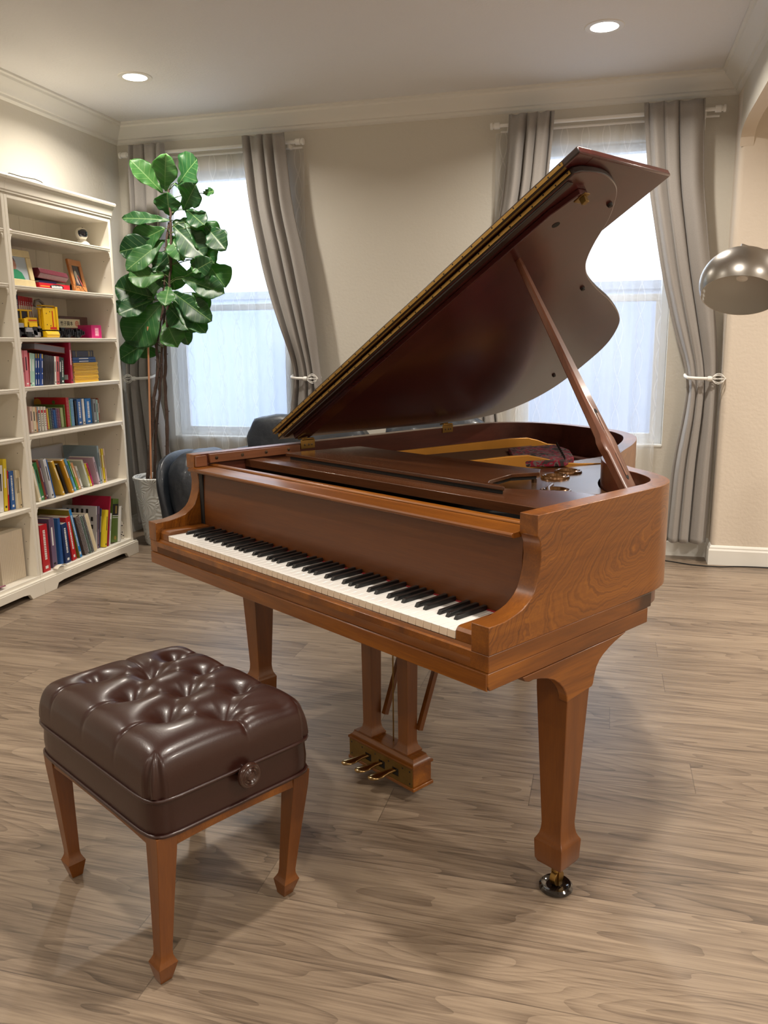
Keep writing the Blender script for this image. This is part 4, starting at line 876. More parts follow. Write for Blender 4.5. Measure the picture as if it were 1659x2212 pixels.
BOOKS = [
 (6, 0.495, [
  (-2.965, 3.755, 0.021, 0.2, -12, 0.2, 'cream', 'p', 'thin cream storybook'),
  (-2.975, 3.776, 0.019, 0.18, -12, 0.2, 'teal', 'p', 'shiny teal paperback'),
  (-2.979, 3.796, 0.027, 0.216, -12, 0.2, 'green', 'h', 'leaf-green hardback'),
  (-2.978, 3.824, 0.016, 0.231, -12, 0.2, 'rust', 'p', 'rust-brown paperback'),
  (-2.983, 3.845, 0.013, 0.221, -12, 0.19, 'violet', 'p', 'violet patterned paperback'),
  (-2.961, 3.859, 0.024, 0.229, -12, 0.21, 'silver', 'h', 'silver-white hardback'),
  (-2.96, 3.884, 0.007, 0.224, -12, 0.2, 'blue', 'p', 'slim slate-blue paperback'),
  (-2.96, 3.959, 0.018, 0.217, -21, 0.17, 'wave', 'p', 'picture book with orange, purple and yellow waves on its cover'),
  (-2.973, 4.008, 0.018, 0.191, -21, 0.17, 'black', 'p', 'black paperback'),
  (-2.96, 4.044, 0.018, 0.212, -21, 0.17, 'amber', 'p', 'amber picture book with a brown figure on its cover'),
  (-2.978, 4.091, 0.02, 0.21, -21, 0.17, 'sky', 'p', 'sky-blue paperback'),
  (-2.99, 4.134, 0.013, 0.194, -21, 0.16, 'lime', 'p', 'bright green slim book'),
  (-2.99, 4.15, 0.02, 0.174, -21, 0.17, 'peach', 'p', 'peach-orange slim book'),
  (-2.99, 4.174, 0.016, 0.147, -19, 0.15, 'white', 'p', 'small white booklet'),
  (-2.99, 4.242, 0.02, 0.176, -19, 0.2, 'greylime', 'p', 'grey and lime workbook'),
  (-2.99, 4.265, 0.016, 0.15, -19, 0.17, 'yellow', 'p', 'yellow-orange booklet'),
  (-2.99, 4.283, 0.016, 0.15, -19, 0.17, 'magenta', 'p', 'magenta booklet'),
  (-2.99, 4.348, 0.018, 0.176, -15, 0.17, 'lilac', 'p', 'lilac book with an olive foot'),
  (-2.99, 4.369, 0.016, 0.235, -4, 0.24, 'paleblue', 'h', 'tall pale blue-grey hardback'),
  (-2.99, 4.388, 0.012, 0.212, -4, 0.2, 'beige', 'p', 'slim speckled beige book'),
  (-2.99, 4.403, 0.017, 0.212, -2, 0.2, 'yellow', 'p', 'tall yellow paperback'),
  (-2.99, 4.425, 0.01, 0.211, -2, 0.2, 'pinkcream', 'p', 'slim pinkish cream book'),
 ]),
 (7, 0.104, [
  (-2.955, 3.725, 0.06, 0.265, 0, 0.26, 'red', 'h', 'thick red workbook with white spine lettering'),
  (-2.966, 3.819, 0.04, 0.282, 0, 0.27, 'purple', 'h', 'grey-purple workbook'),
  (-2.981, 3.879, 0.009, 0.266, 0, 0.2, 'white', 's', 'white spiral-bound workbook'),
  (-2.957, 3.889, 0.021, 0.272, 0, 0.2, 'blue', 's', 'bright blue spiral-bound workbook'),
  (-2.955, 3.923, 0.046, 0.233, -3, 0.2, 'navy', 'p', 'navy book with white spine lettering'),
  (-2.955, 3.986, 0.038, 0.264, -7, 0.2, 'red', 'p', 'scarlet paperback'),
  (-2.955, 4.053, 0.024, 0.306, -13, 0.26, 'oliveblue', 'p', 'tall olive book with a bright blue spine'),
  (-2.977, 4.092, 0.024, 0.255, -16, 0.2, 'white', 's', 'grey-white spiral-bound notebook'),
  (-2.957, 4.117, 0.043, 0.254, -16, 0.2, 'brown', 's', 'dark brown spiral-bound notebook'),
  (-2.955, 4.161, 0.02, 0.251, -16, 0.2, 'darkgreen', 's', 'dark green spiral-bound notebook'),
  (-2.955, 4.182, 0.022, 0.25, -16, 0.2, 'black', 's', 'black spiral-bound notebook'),
  (-2.955, 4.205, 0.033, 0.248, -16, 0.2, 'cream', 's', 'cream-yellow spiral-bound notebook'),
  (-2.985, 4.259, 0.01, 0.264, 7, 0.24, 'icons', 'p', 'grey board book with rows of little dark pictures'),
  (-2.985, 4.27, 0.02, 0.26, 9, 0.2, 'purple', 'p', 'blue-purple paperback'),
  (-2.985, 4.292, 0.01, 0.244, 11, 0.2, 'navy', 'p', 'slim navy and yellow booklet'),
  (-2.955, 4.305, 0.02, 0.231, 12, 0.2, 'yellow', 'p', 'bright yellow picture book'),
  (-2.958, 4.341, 0.01, 0.311, 12, 0.27, 'crimson', 'h', 'tall crimson album'),
  (-2.963, 4.362, 0.014, 0.2, 12, 0.2, 'white', 'p', 'slim white paperback'),
  (-2.969, 4.402, 0.063, 0.275, 10, 0.2, 'olive', 'h', 'thick olive and black hardback'),
  (-2.956, 4.466, 0.014, 0.225, 10, 0.2, 'white', 'h', 'white hardback'),
 ]),
 (5, 0.864, [
  (-3.045, 3.815, 0.012, 0.148, 1, 0.2, 'redpale', 'p', 'faded red paperback'),
  (-3.03, 3.828, 0.021, 0.143, 1, 0.2, 'pinkcream', 'p', 'pale pink paperback'),
  (-3.03, 3.85, 0.025, 0.138, 1, 0.2, 'cream', 'p', 'cream and yellow paperback'),
  (-3.03, 3.875, 0.011, 0.136, 1, 0.2, 'peach', 'p', 'slim peach paperback'),
  (-3.03, 3.887, 0.012, 0.137, 1, 0.2, 'greyblue', 'p', 'slim grey-blue paperback'),
  (-3.045, 3.913, 0.017, 0.135, 1, 0.19, 'dots', 'p', 'white book with a black-spotted spine'),
  (-3.038, 3.931, 0.016, 0.135, 1, 0.19, 'dots', 'p', 'white book with a black-spotted spine'),
  (-3.033, 3.948, 0.017, 0.133, 1, 0.19, 'dots', 'p', 'white book with a black-spotted spine'),
  (-3.045, 3.972, 0.028, 0.119, -2, 0.18, 'red', 's', 'small red spiral book'),
  (-3.045, 4.0, 0.014, 0.119, -2, 0.18, 'yellow', 's', 'small yellow spiral book'),
  (-3.045, 4.016, 0.023, 0.12, -2, 0.18, 'darkgreen', 's', 'small dark green spiral book'),
  (-3.045, 4.041, 0.013, 0.118, -2, 0.18, 'navy', 's', 'small navy spiral book'),
  (-3.045, 4.057, 0.022, 0.107, -2, 0.18, 'blue', 's', 'small royal blue spiral book'),
  (-3.045, 4.081, 0.012, 0.115, -2, 0.18, 'violet', 's', 'small purple spiral book'),
  (-3.045, 4.094, 0.022, 0.113, -2, 0.18, 'maroon', 's', 'small maroon spiral book'),
  (-3.045, 4.122, 0.024, 0.114, -2, 0.18, 'palegreen', 's', 'small pale green spiral book'),
  (-3.04, 4.147, 0.01, 0.131, 0, 0.2, 'olive', 's', 'olive spiral book'),
  (-3.031, 4.158, 0.027, 0.171, 0, 0.22, 'red', 's', 'tall red spiral picture book'),
  (-3.035, 4.185, 0.016, 0.156, 0, 0.2, 'lime', 's', 'tall lime spiral book'),
  (-3.035, 4.202, 0.029, 0.161, 0, 0.2, 'sky', 's', 'tall light blue spiral book'),
  (-3.045, 4.249, 0.016, 0.148, 0, 0.2, 'black', 'p', 'slim black paperback'),
  (-3.045, 4.271, 0.044, 0.155, 0, 0.2, 'blue', 'p', 'deep blue paperback'),
  (-3.044, 4.319, 0.022, 0.153, 0, 0.2, 'white', 'p', 'white paperback'),
  (-3.045, 4.35, 0.061, 0.152, 0, 0.2, 'azure', 'h', 'thick azure blue hardback'),
  (-3.032, 4.412, 0.031, 0.146, 0, 0.2, 'grey', 'p', 'grey book with small square pictures'),
  (-3.03, 4.444, 0.015, 0.14, 0, 0.2, 'paleteal', 'p', 'slim pale teal paperback'),
  (-3.03, 4.459, 0.011, 0.148, 0, 0.2, 'rust', 'p', 'slim red-brown paperback'),
 ]),
 (4, 1.119, [
  (-2.969, 3.712, 0.009, 0.189, 2, 0.2, 'red', 'p', 'slim dusty red paperback'),
  (-2.962, 3.722, 0.009, 0.189, 2, 0.2, 'pink', 'p', 'slim rose paperback'),
  (-2.96, 3.732, 0.03, 0.188, 2, 0.2, 'pink', 'p', 'wide pink workbook'),
  (-2.96, 3.762, 0.005, 0.177, 5, 0.2, 'red', 'p', 'very slim red booklet'),
  (-2.966, 3.768, 0.019, 0.175, 7, 0.2, 'mint', 'p', 'mint green workbook'),
  (-2.97, 3.79, 0.027, 0.172, 7, 0.2, 'mint', 'p', 'wide mint green workbook'),
  (-2.97, 3.821, 0.014, 0.171, 7, 0.2, 'bluegold', 'p', 'blue book with a gold top'),
  (-2.966, 3.836, 0.012, 0.171, 7, 0.2, 'bluegold', 'p', 'blue book with a gold top'),
  (-2.961, 3.849, 0.01, 0.17, 7, 0.2, 'bluegold', 'p', 'blue book with a gold top'),
  (-2.96, 3.859, 0.012, 0.169, 7, 0.2, 'bluegold', 'p', 'blue book with a gold top'),
  (-2.965, 3.872, 0.01, 0.167, 8, 0.19, 'redblack', 'p', 'black and white book with red ends'),
  (-2.963, 3.883, 0.01, 0.165, 8, 0.19, 'redblack', 'p', 'black and white book with red ends'),
  (-2.962, 3.894, 0.011, 0.164, 8, 0.19, 'redblack', 'p', 'black and white book with red ends'),
  (-2.962, 3.906, 0.011, 0.162, 8, 0.19, 'redblack', 'p', 'black and white book with red ends'),
  (-2.961, 3.917, 0.011, 0.16, 8, 0.19, 'redblack', 'p', 'black and white book with red ends'),
  (-2.96, 3.929, 0.011, 0.159, 8, 0.19, 'redblack', 'p', 'black and white book with red ends'),
  (-2.96, 3.941, 0.01, 0.157, 8, 0.19, 'redblack', 'p', 'black and white book with red ends'),
  (-2.96, 3.952, 0.011, 0.155, 8, 0.19, 'redblack', 'p', 'black and white book with red ends'),
  (-2.96, 3.972, 0.014, 0.154, 5, 0.19, 'white', 'p', 'white paperback with a red foot'),
  (-2.96, 3.987, 0.027, 0.153, 5, 0.19, 'redpale', 'p', 'greyish red paperback'),
  (-2.96, 4.014, 0.02, 0.15, 5, 0.19, 'black', 'p', 'black-green paperback'),
  (-2.976, 4.05, 0.028, 0.146, 5, 0.19, 'darkgreen', 'p', 'dark green book with a red spot'),
  (-2.96, 4.119, 0.018, 0.229, 1, 0.27, 'crimson', 'h', 'tall crimson binder'),
 ]),
 (16, 0.485, [
  (-3.0, 3.492, 0.029, 0.243, 5, 0.2, 'white', 'p', 'white paperback'),
  (-3.0, 3.526, 0.026, 0.271, 5, 0.22, 'yellow', 'h', 'tall yellow hardback'),
  (-3.0, 3.553, 0.01, 0.208, 5, 0.2, 'red', 'p', 'slim red paperback'),
  (-2.997, 3.574, 0.033, 0.203, 2, 0.2, 'blue', 'p', 'denim-blue paperback'),
  (-2.985, 3.608, 0.009, 0.204, 2, 0.2, 'cream', 'p', 'cream paperback'),
  (-2.985, 3.618, 0.011, 0.203, 2, 0.2, 'beige', 'p', 'beige paperback'),
  (-2.985, 3.63, 0.012, 0.2, 2, 0.2, 'beige', 'p', 'straw-coloured paperback'),
 ]),
]
LEAVES = [(-2.762, 4.935, 2.273, -2.892, 4.8, 2.457, 0.122),
(-2.749, 4.938, 2.285, -2.625, 4.739, 2.439, 0.149),
(-2.635, 4.909, 2.314, -2.468, 4.81, 2.435, 0.203),
(-2.62, 4.924, 2.165, -2.446, 4.762, 2.274, 0.149),
(-2.482, 4.93, 2.257, -2.376, 4.851, 2.25, 0.047),
(-2.722, 4.932, 2.13, -2.682, 4.835, 2.247, 0.156),
(-2.696, 4.894, 2.101, -2.988, 4.8, 2.125, 0.081),
(-2.614, 4.939, 2.173, -2.426, 4.809, 2.054, 0.122),
(-2.706, 4.938, 2.107, -2.564, 4.943, 2.019, 0.163),
(-2.729, 4.874, 2.053, -2.952, 4.866, 1.967, 0.163),
(-2.772, 4.916, 1.977, -3.02, 4.8, 1.915, 0.163),
(-2.756, 4.913, 1.988, -2.95, 4.752, 1.802, 0.129),
(-2.681, 4.9, 2.065, -2.452, 4.838, 1.874, 0.19),
(-2.605, 4.9, 2.085, -2.397, 4.95, 1.942, 0.203),
(-2.453, 4.888, 2.054, -2.28, 4.774, 1.907, 0.135),
(-2.506, 4.902, 1.965, -2.405, 4.874, 1.829, 0.135),
(-2.738, 4.935, 2.025, -2.605, 4.86, 1.858, 0.135),
(-2.729, 4.881, 1.924, -2.725, 4.943, 1.677, 0.203),
(-2.826, 4.899, 1.87, -2.765, 4.882, 1.801, 0.122),
(-2.626, 4.898, 1.756, -2.374, 4.772, 1.831, 0.122),
(-2.485, 4.915, 1.859, -2.346, 4.905, 1.688, 0.176),
(-2.628, 4.875, 1.742, -2.328, 4.83, 1.648, 0.142),
(-2.757, 4.889, 1.771, -2.946, 4.761, 1.755, 0.149),
(-2.774, 4.878, 1.735, -2.922, 4.951, 1.652, 0.122),
(-2.862, 4.931, 1.631, -3.073, 4.8, 1.702, 0.19),
(-2.87, 4.919, 1.618, -3.011, 4.73, 1.534, 0.129),
(-2.801, 4.933, 1.611, -3.018, 4.8, 1.347, 0.257),
(-2.784, 4.926, 1.592, -2.565, 4.786, 1.444, 0.149),
(-2.717, 4.89, 1.667, -2.417, 4.804, 1.484, 0.149),
(-2.752, 4.938, 1.641, -2.458, 4.823, 1.407, 0.135),
(-2.734, 4.9, 1.602, -2.646, 4.949, 1.33, 0.115),
(-2.802, 4.932, 1.494, -2.657, 4.815, 1.319, 0.156),
(-2.632, 4.885, 1.538, -2.552, 4.914, 1.416, 0.122),
(-2.888, 4.869, 1.358, -3.08, 4.8, 1.248, 0.142),
(-2.954, 4.93, 1.346, -2.946, 4.94, 1.245, 0.149),
(-2.729, 4.879, 1.697, -2.685, 4.739, 1.581, 0.108),
(-2.724, 4.923, 1.928, -2.813, 4.869, 1.807, 0.135),
(-2.568, 4.879, 1.859, -2.431, 4.841, 1.792, 0.135),
(-2.645, 4.866, 2.313, -2.605, 4.888, 2.291, 0.054),
(-3.058, 4.902, 1.634, -3.072, 4.8, 1.544, 0.081),
(-2.561, 4.867, 1.656, -2.448, 4.875, 1.558, 0.095)]

# ================================================================== BOOKCASES
XF = -2.94; XBK = -3.285
def bookcase(label, y0, y1, shelves, panel):
    t = thing('bookcase', label, 'bookcase', (XF, y0, 0), 0, 'white bookcases on the left wall'); w = y1-y0; dpt = XF-XBK
    m = MB(); m.box(-dpt, 0, 0, .022, .075, 2.085); m.box(-dpt, 0, w-.022, w, .075, 2.085); m.build('side_panel', M_WHITEPAINT, t, bevel=.002)
    m = MB(); m.box(-dpt, -dpt+.008, .022, w-.022, .08, 2.085)
    for k in range(int(w/.12)): m.box(-dpt+.008, -dpt+.0095, .05+k*.12, .052+k*.12, .08, 2.085)
    m.build('back_panel', M_WHITEPAINT, t)
    m = MB(); m.box(-dpt, 0, .022, w-.022, 2.06, 2.085); m.build('top_panel', M_WHITEPAINT, t)
    # cornice
    C = [(0,2.085),(.005,2.085),(.006,2.094),(.009,2.098),(.011,2.115),(.018,2.138),(.021,2.142),(.021,2.147),(.027,2.150),(.030,2.160),(.027,2.170),(.0,2.172)]
    m = MB(); e0 = 0; e1 = .0
    s0 = [Vector((q[0], -q[0]*panel[0], q[1])) for q in C]; s1 = [Vector((q[0], w+q[0]*panel[1], q[1])) for q in C]
    m.loft([s0, s1])
    if panel[1]:
        m.loft([[Vector((q[0], w+q[0], q[1])) for q in C], [Vector((-dpt, w+q[0], q[1])) for q in C]])
        m.box(-dpt, .0, w-.004, w, 2.075, 2.172)
    m.box(-dpt, .001, .0, w, 2.155, 2.170); m.build('cornice', M_WHITEPAINT, t, ang=25)
    for z in shelves:
        m = MB(); d0 = .006
        m.box(-dpt+.009, -d0-.006, .022, w-.022, z-.022, z)
        m.prism([(-.012, z-.022), (-.006, z-.022), (-.006, z-.0165), (-.002, z-.0155), (-.002, z-.0115), (-.005, z-.010), (-.005, z-.0085), (-.001, z-.0065), (-.001, z-.0015), (-.004, z), (-.012, z)], 'Y', .022, w-.022)
        s = m.build('shelf', M_WHITEPAINT, t, ang=25)
        for ya, sg in ((.022, 1), (w-.022, -1)):
            m = MB(); m.prism([(ya, z-.0225), (ya+sg*.018, z-.0225), (ya+sg*.015, z-.028), (ya+sg*.009, z-.033), (ya+sg*.008, z-.042), (ya+sg*.004, z-.052), (ya, z-.056)], 'X', -.011, -.003)
            m.build('shelf_bracket', M_WHITEPAINT, s)
    # plinth with cut-out
    m = MB(); c0 = .12
    P = [(0,.0),(c0-.02,.0),(c0,.03),(c0+.05,.036),(w-c0-.05,.036),(w-c0,.03),(w-c0+.02,.0),(w+.022*panel[1],.0),(w+.022*panel[1],.078),(0,.078)]
    m.prism(P, 'X', .001, .022); m.prism([(0,.078),(w+.018*panel[1],.078),(w+.018*panel[1],.086),(0,.086)], 'X', -.01, .018)
    if panel[1]: m.box(-dpt, .02, w, w+.020, .0, .078); m.box(-dpt, .016, w, w+.016, .078, .086)
    m.box(-dpt, .001, .0, w, .078, .104) ; m.build('plinth', M_WHITEPAINT, t, bevel=.002)
    # pin holes on the side panels
    m = MB()
    for z in [.2+i*.096 for i in range(19)]:
        if min(abs(z-s_) for s_ in shelves) < .05 or z < .15: continue
        for x in (-.05, -dpt+.06): m.lathe([(0, 0), (.0022, 0), (.0022, .0004), (0, .0004)], (x, w-.0226, z), 8, axis='Y')
    m.build('pin_holes', M_RUBBER, t); return t
SH_R = [1.908, 1.637, 1.374, 1.119, .864, .495]
SH_L = [1.908, 1.642, 1.374, 1.113, .861, .485]
bookcase('right-hand white bookcase, nearest the fig tree', 3.675, 4.598, SH_R, (0, 1))
bookcase('left-hand white bookcase, cut off by the left edge', 2.752, 3.674, SH_L, (0, 0))

COLS = dict(cream=(222,208,176), teal=(96,140,140), green=(56,128,66), rust=(138,68,46), violet=(96,70,110), silver=(196,198,204), blue=(40,92,160), wave=(208,166,60), black=(36,32,34), amber=(206,150,40), sky=(96,158,200), lime=(110,170,60), peach=(222,158,104), white=(222,220,214), greylime=(196,200,180), yellow=(222,196,40), magenta=(190,40,104), lilac=(204,184,196), paleblue=(150,170,178), beige=(204,186,150), pinkcream=(220,190,176), red=(190,30,40), purple=(112,92,120), navy=(34,54,100), oliveblue=(40,130,200), brown=(70,48,40), darkgreen=(36,70,52), icons=(196,194,198), crimson=(168,28,62), olive=(96,122,50), redpale=(186,84,84), greyblue=(150,164,176), dots=(226,222,212), maroon=(120,40,70), palegreen=(176,190,128), azure=(30,112,190), grey=(130,136,140), paleteal=(160,196,192), pink=(214,120,130), mint=(168,206,190), bluegold=(40,74,150), redblack=(52,46,48), manual=(212,198,176), yellowmag=(222,176,24), darkleather=(44,30,28), bigblue=(36,72,132))
BM = {k: simple('cover_'+k, srgb(*v), .45, coat=.15) for k, v in COLS.items()}
M_WIRE = simple('wire_binding', srgb(214, 214, 208), .3, metal=.6)
M_INK = simple('ink_white', srgb(232, 232, 228), .6); M_INKD = simple('ink_dark', srgb(40, 36, 36), .6)
M_GOLDFOIL = simple('gold_foil', srgb(190, 160, 80), .4, metal=.4)
M_REDINK = simple('ink_red', srgb(196, 40, 50), .6); M_OLIVEC = BM['olive']
def wave_mat():
    m, nt, b = newmat('wave_cover'); L = nt.links; tc = node(nt, 'ShaderNodeTexCoord'); sp = node(nt, 'ShaderNodeSeparateXYZ'); L.new(tc.outputs['Object'], sp.inputs[0])
    x = math_(nt, 'ADD', math_(nt, 'DIVIDE', sp.outputs[0], .17), math_(nt, 'MULTIPLY', math_(nt, 'SINE', math_(nt, 'MULTIPLY', sp.outputs[2], 55.0)), .05))
    x = math_(nt, 'ADD', x, 1.0)
    c = ramp(nt, x, [(0.0, srgb(196, 112, 50)), (.30, srgb(86, 44, 96)), (.52, srgb(208, 166, 62))], 'CONSTANT'); L.new(c, b.inputs['Base Color']); b.inputs['Roughness'].default_value = .45; return m
BM['wave'] = wave_mat()
BM['oliveside'] = simple('cover_oliveside', srgb(138, 124, 36), .45)
SPINE_TXT = {'red', 'navy', 'oliveblue', 'olive', 'bluegold', 'blue', 'azure', 'darkgreen'}
def book(xf, y0, th, z, h, lean, dep, col, kind, label, group):
    """spine faces +x at xf; origin at the spine's lower left edge"""
    o = None; cov = BM[col]; tk = min(.0018, th*.22); wh = dep
    m = MB()
    if kind == 's': m.box(-.0068, -.0058, tk, th-tk, .001, h-.001); m.box(-wh, -.006, 0, tk, 0, h); m.box(-wh, -.006, th-tk, th, 0, h)
    else:
        sidem = 0
        m.box(-wh, 0, 0, tk, 0, h, 1 if col == 'oliveblue' else 0); m.box(-wh, 0, th-tk, th, 0, h, 0); m.box(-tk, 0, tk, th-tk, 0, h, 0)
    o = m.build('book', [cov, BM['oliveside']] if col == 'oliveblue' else cov, None, bevel=.0004 if th > .008 else 0, seg=1)
    o.location = (xf, y0, z+.0006+(th*sin(R(lean)) if lean > 0 else 0)); o.rotation_euler = (-R(lean), 0, 0)
    tag(o, label, 'book', group)
    c = .004 if kind == 'h' else .001
    m = MB(); m.box(-wh+c, -(.007 if kind == 's' else tk), tk, th-tk, c, h-c); m.build('pages', M_PAPER, o, smooth=False)
    if kind == 's':
        m = MB(); n = max(6, int(h/.0085)); rr_ = min(max(.003, th*.5), th*.5-.0009)
        for k in range(n):
            zc = .004+(h-.008)*k/(n-1); pts = [(-.007+rr_*.55*(sin(a)+.0), th/2-rr_*cos(a), zc) for a in [pi*i/5 for i in range(6)]]
            m.tube(pts, .0007, 4, cap=False)
        m.build('wire_binding', M_WIRE if col not in ('blue','cream') else BM[col], o)
    elif th > .0111 and h > .12 and col != 'manual':
        m = MB()
        rr_ = random.Random(label)
        if col in ('redblack',):
            m.box(0, .0003, .0008, th-.0008, h*.80, h*.985, 2); m.box(0, .0003, .0008, th-.0008, h*.03, h*.2, 2); m.box(0, .0004, th*.3, th*.7, h*.25, h*.75, 0)
        elif col == 'bluegold':
            m.box(0, .0003, .0005, th-.0005, h*.86, h, 1); m.box(0, .0004, th*.3, th*.65, h*.56, h*.78, 0); m.box(0, .0004, th*.25, th*.75, h*.36, h*.40, 0); m.box(0, .0004, th*.3, th*.65, h*.04, h*.2, 0)
        elif col == 'dots':
            for k in range(6): m.box(0, .0004, th*.3, th*.7, h*(.2+.09*k), h*(.235+.09*k), 3)
            m.box(0, .0003, .001, th*.9, h*.74, h*.86, 2)
        elif col == 'olive':
            m.box(0, .0003, .0003, th-.0003, h*.62, h*.88, 3); m.box(0, .0004, .0003, th-.0003, h*.605, h*.62, 0); m.box(0, .0004, .0003, th-.0003, h*.56, h*.575, 0); m.box(0, .0005, th*.45, th*.75, h*.66, h*.84, 1)
            m.lathe([(0, .0004), (th*.22, .0004), (th*.22, 0)], (0, th*.55, h*.1), 12, axis='X', mi=1)
        elif col in SPINE_TXT:
            # a run of small letter-like marks down the spine
            k = h*.88
            while k > h*.25:
                lh = rr_.uniform(.004, .008); m.box(0, .0004, th*.34, th*.66, k-lh, k, 0); k -= lh+rr_.uniform(.0015, .004)
            m.box(0, .0004, th*.3, th*.7, h*.06, h*.12, 0)
        else:
            m.box(0, .0004, th*.3, th*.6, h*.45, h*.82, rr_.choice((0, 3))); m.box(0, .0004, th*.25, th*.75, h*.06, h*.1, rr_.choice((0, 3)))
        if m.v: m.build('spine_print', [M_INK, M_GOLDFOIL, M_REDINK, M_INKD], o, smooth=False)
    elif th > .007 and col != 'manual':
        m = MB(); m.box(0, .0004, th*.3, th*.65, h*.4, h*.8, 0 if col in ('blue','black','red','violet','darkgreen','navy','magenta','rust','purple') else 1); m.build('spine_print', [M_INK, M_INKD], o, smooth=False)
    # printed pictures on the covers that show
    pic = MB()
    if col == 'icons':
        for a in range(6):
            for b_ in range(5):
                if (a+b_*2) % 7: pic.box(-.03-a*.034-.008, -.03-a*.034+.008, -.0005, 0, h*.93-b_*.048-.026, h*.93-b_*.048)
        pic.build('cover_print', M_INKD, o, smooth=False)
    elif col == 'amber':
        pic.lathe([(0, -.0005), (.016, -.0004), (.016, 0)], (-.05, 0, h*.62), 14, axis='Y'); pic.box(-.075, -.045, -.0005, 0, h*.33, h*.58); pic.build('cover_print', BM['rust'], o)
    elif col == 'crimson' and kind == 'h' and th > .015:
        pic.box(-.055, -.02, -.0005, 0, h*.09, h*.21); pic.build('cover_print', BM['silver'], o)
    elif 'tall red spiral' in label:
        pic.lathe([(0, -.0005), (.025, -.0004), (.025, 0)], (-.2, 0, h*.82), 20, axis='Y'); pic.build('cover_print', BM['amber'], o)
        pic = MB(); pic.lathe([(0, -.0005), (.011, -.0004), (.011, 0)], (-.09, 0, h*.84), 14, axis='Y'); pic.build('cover_print', BM['olive'], o)
    elif 'bright yellow picture' in label:
        pic.lathe([(0, -.0005), (.007, -.0004), (.007, 0)], (-.045, 0, h*.86), 14, axis='Y'); pic.box(-.06, -.04, -.0005, 0, h*.4, h*.52); pic.build('cover_print', BM['rust'], o)
    return o
NUM = ['leftmost', 'second', 'third', 'fourth', 'fifth', 'sixth', 'seventh', 'eighth']
CNT = ['', '', 'two', 'three', 'four', 'five', 'six', 'seven', 'eight']
SHELFNAME = {6: 'second-lowest shelf', 7: 'bottom shelf', 5: 'middle shelf', 4: 'shelf under the toy truck', 16: 'left bookcase'}
GROUP = {6: 'leaning books on the second-lowest shelf', 7: 'books on the bottom shelf', 5: 'books on the middle shelf', 4: 'books on the shelf under the yellow toy', 16: 'books in the left bookcase'}
seen = set()
for key, z, rows in BOOKS:
    descs = [r[8] for r in rows]; run = {}
    for (xf, y0, th, h, le, dep, col, kind, desc) in rows:
        n = descs.count(desc)
        if n > 1:
            run[desc] = run.get(desc, 0)+1
            lab = '%s, %s of %s, %s' % (desc, NUM[run[desc]-1], CNT[n], SHELFNAME[key]) 
        else: lab = '%s on the %s' % (desc, SHELFNAME[key]) if key != 16 else '%s in the %s' % (desc, SHELFNAME[key])
        if desc.startswith('picture book with orange'): lab = 'leaning picture book with orange, purple and yellow waves on its cover'
        assert lab not in seen, lab
        seen.add(lab)
        book(xf, y0, th*cos(R(le))-.0008, z, h, le, dep, col, kind, lab, GROUP[key])
# ringed magazines in the left bookcase
for k in range(14):
    book(-3.0, 3.455+k*.0131, .0128, .104, .268, 0, .2, 'manual', 'p', 'slim cream magazine in the row at the foot of the left bookcase', 'cream magazines in the left bookcase')
# books laid or stood behind the leaning row
def block(name, label, cat, dims, loc, rot, mats, group=None, pagesides=True):
    """a book lying down: dims (along x, along y, thickness); spine faces +x"""
    a, b_, t_ = dims; e = min(.002, t_*.15); m = MB()
    m.box(-a, 0, 0, b_, 0, e); m.box(-a, 0, 0, b_, t_-e, t_); m.box(-e, 0, 0, b_, e, t_-e)
    o = m.build(name, mats, None, bevel=.0005, seg=1); o.location = loc; o.rotation_euler = rot; tag(o, label, cat, group)
    m = MB(); m.box(-a+.002, -e, .002, b_-.002, e, t_-e); m.build('pages', M_PAPER, o, smooth=False); return o
def stood(label, y0, y1, x, t_, h, z, mat):
    m = MB(); m.box(x, x+t_, y0, y1, 0, .0+h); o = m.build('book', mat, None, bevel=.0015); o.location = (0, 0, z+.0006); tag(o, label, 'book', 'flat-backed books behind the leaning row')
    m = MB(); m.box(x+.002, x+t_-.002, y0+.002, y1-.002, h, h+.0006); m.build('pages', M_PAPER, o, smooth=False); return o
stood('navy hardback standing cover-out behind the left half of the leaning row', 3.80, 4.02, -3.272, .02, .262, .495, BM['navy'])
stood('broad grey hardback standing cover-out behind the middle of the leaning row', 4.08, 4.38, -3.272, .025, .245, .495, BM['silver'])
# stack at the right of the shelf under the toy
zz = 1.1195
for k in range(12):
    block('magazine', 'yellow-spined magazine, %s from the bottom of the yellow stack' % ['first','second','third','fourth','fifth','sixth','seventh','eighth','ninth','tenth','eleventh','twelfth'][k], 'magazine', (.17, .235+.003*((k*7) % 3-1), .0090), (-2.985-.002*((k*5) % 3), 4.19, zz), (0, 0, 0), BM['yellowmag'], 'yellow magazines in a stack'); zz += .0095
for k in range(2):
    b = block('book', ['lower', 'upper'][k]+' of two blue books lying on the yellow magazines', 'book', (.15, .225-.004*k, .0150), (-2.99, 4.19, zz), (0, 0, 0), BM['bigblue'], 'blue books lying flat')
    m = MB(); m.box(0, .0004, .06, .15, .005, .010); m.build('spine_print', M_INK, b, smooth=False); zz += .0155
b = block('book', 'dark leather volume lying on top of the blue books', 'book', (.15, .205, .038), (-2.99, 4.19, zz), (0, 0, 0), BM['darkleather'])
m = MB()
for y in (.035, .155): m.box(0, .0006, y, y+.003, .002, .036)
m.box(0, .0006, .165, .168, .006, .032); m.box(0, .0006, .185, .188, .006, .032); m.build('spine_print', M_GOLDFOIL, b, smooth=False)
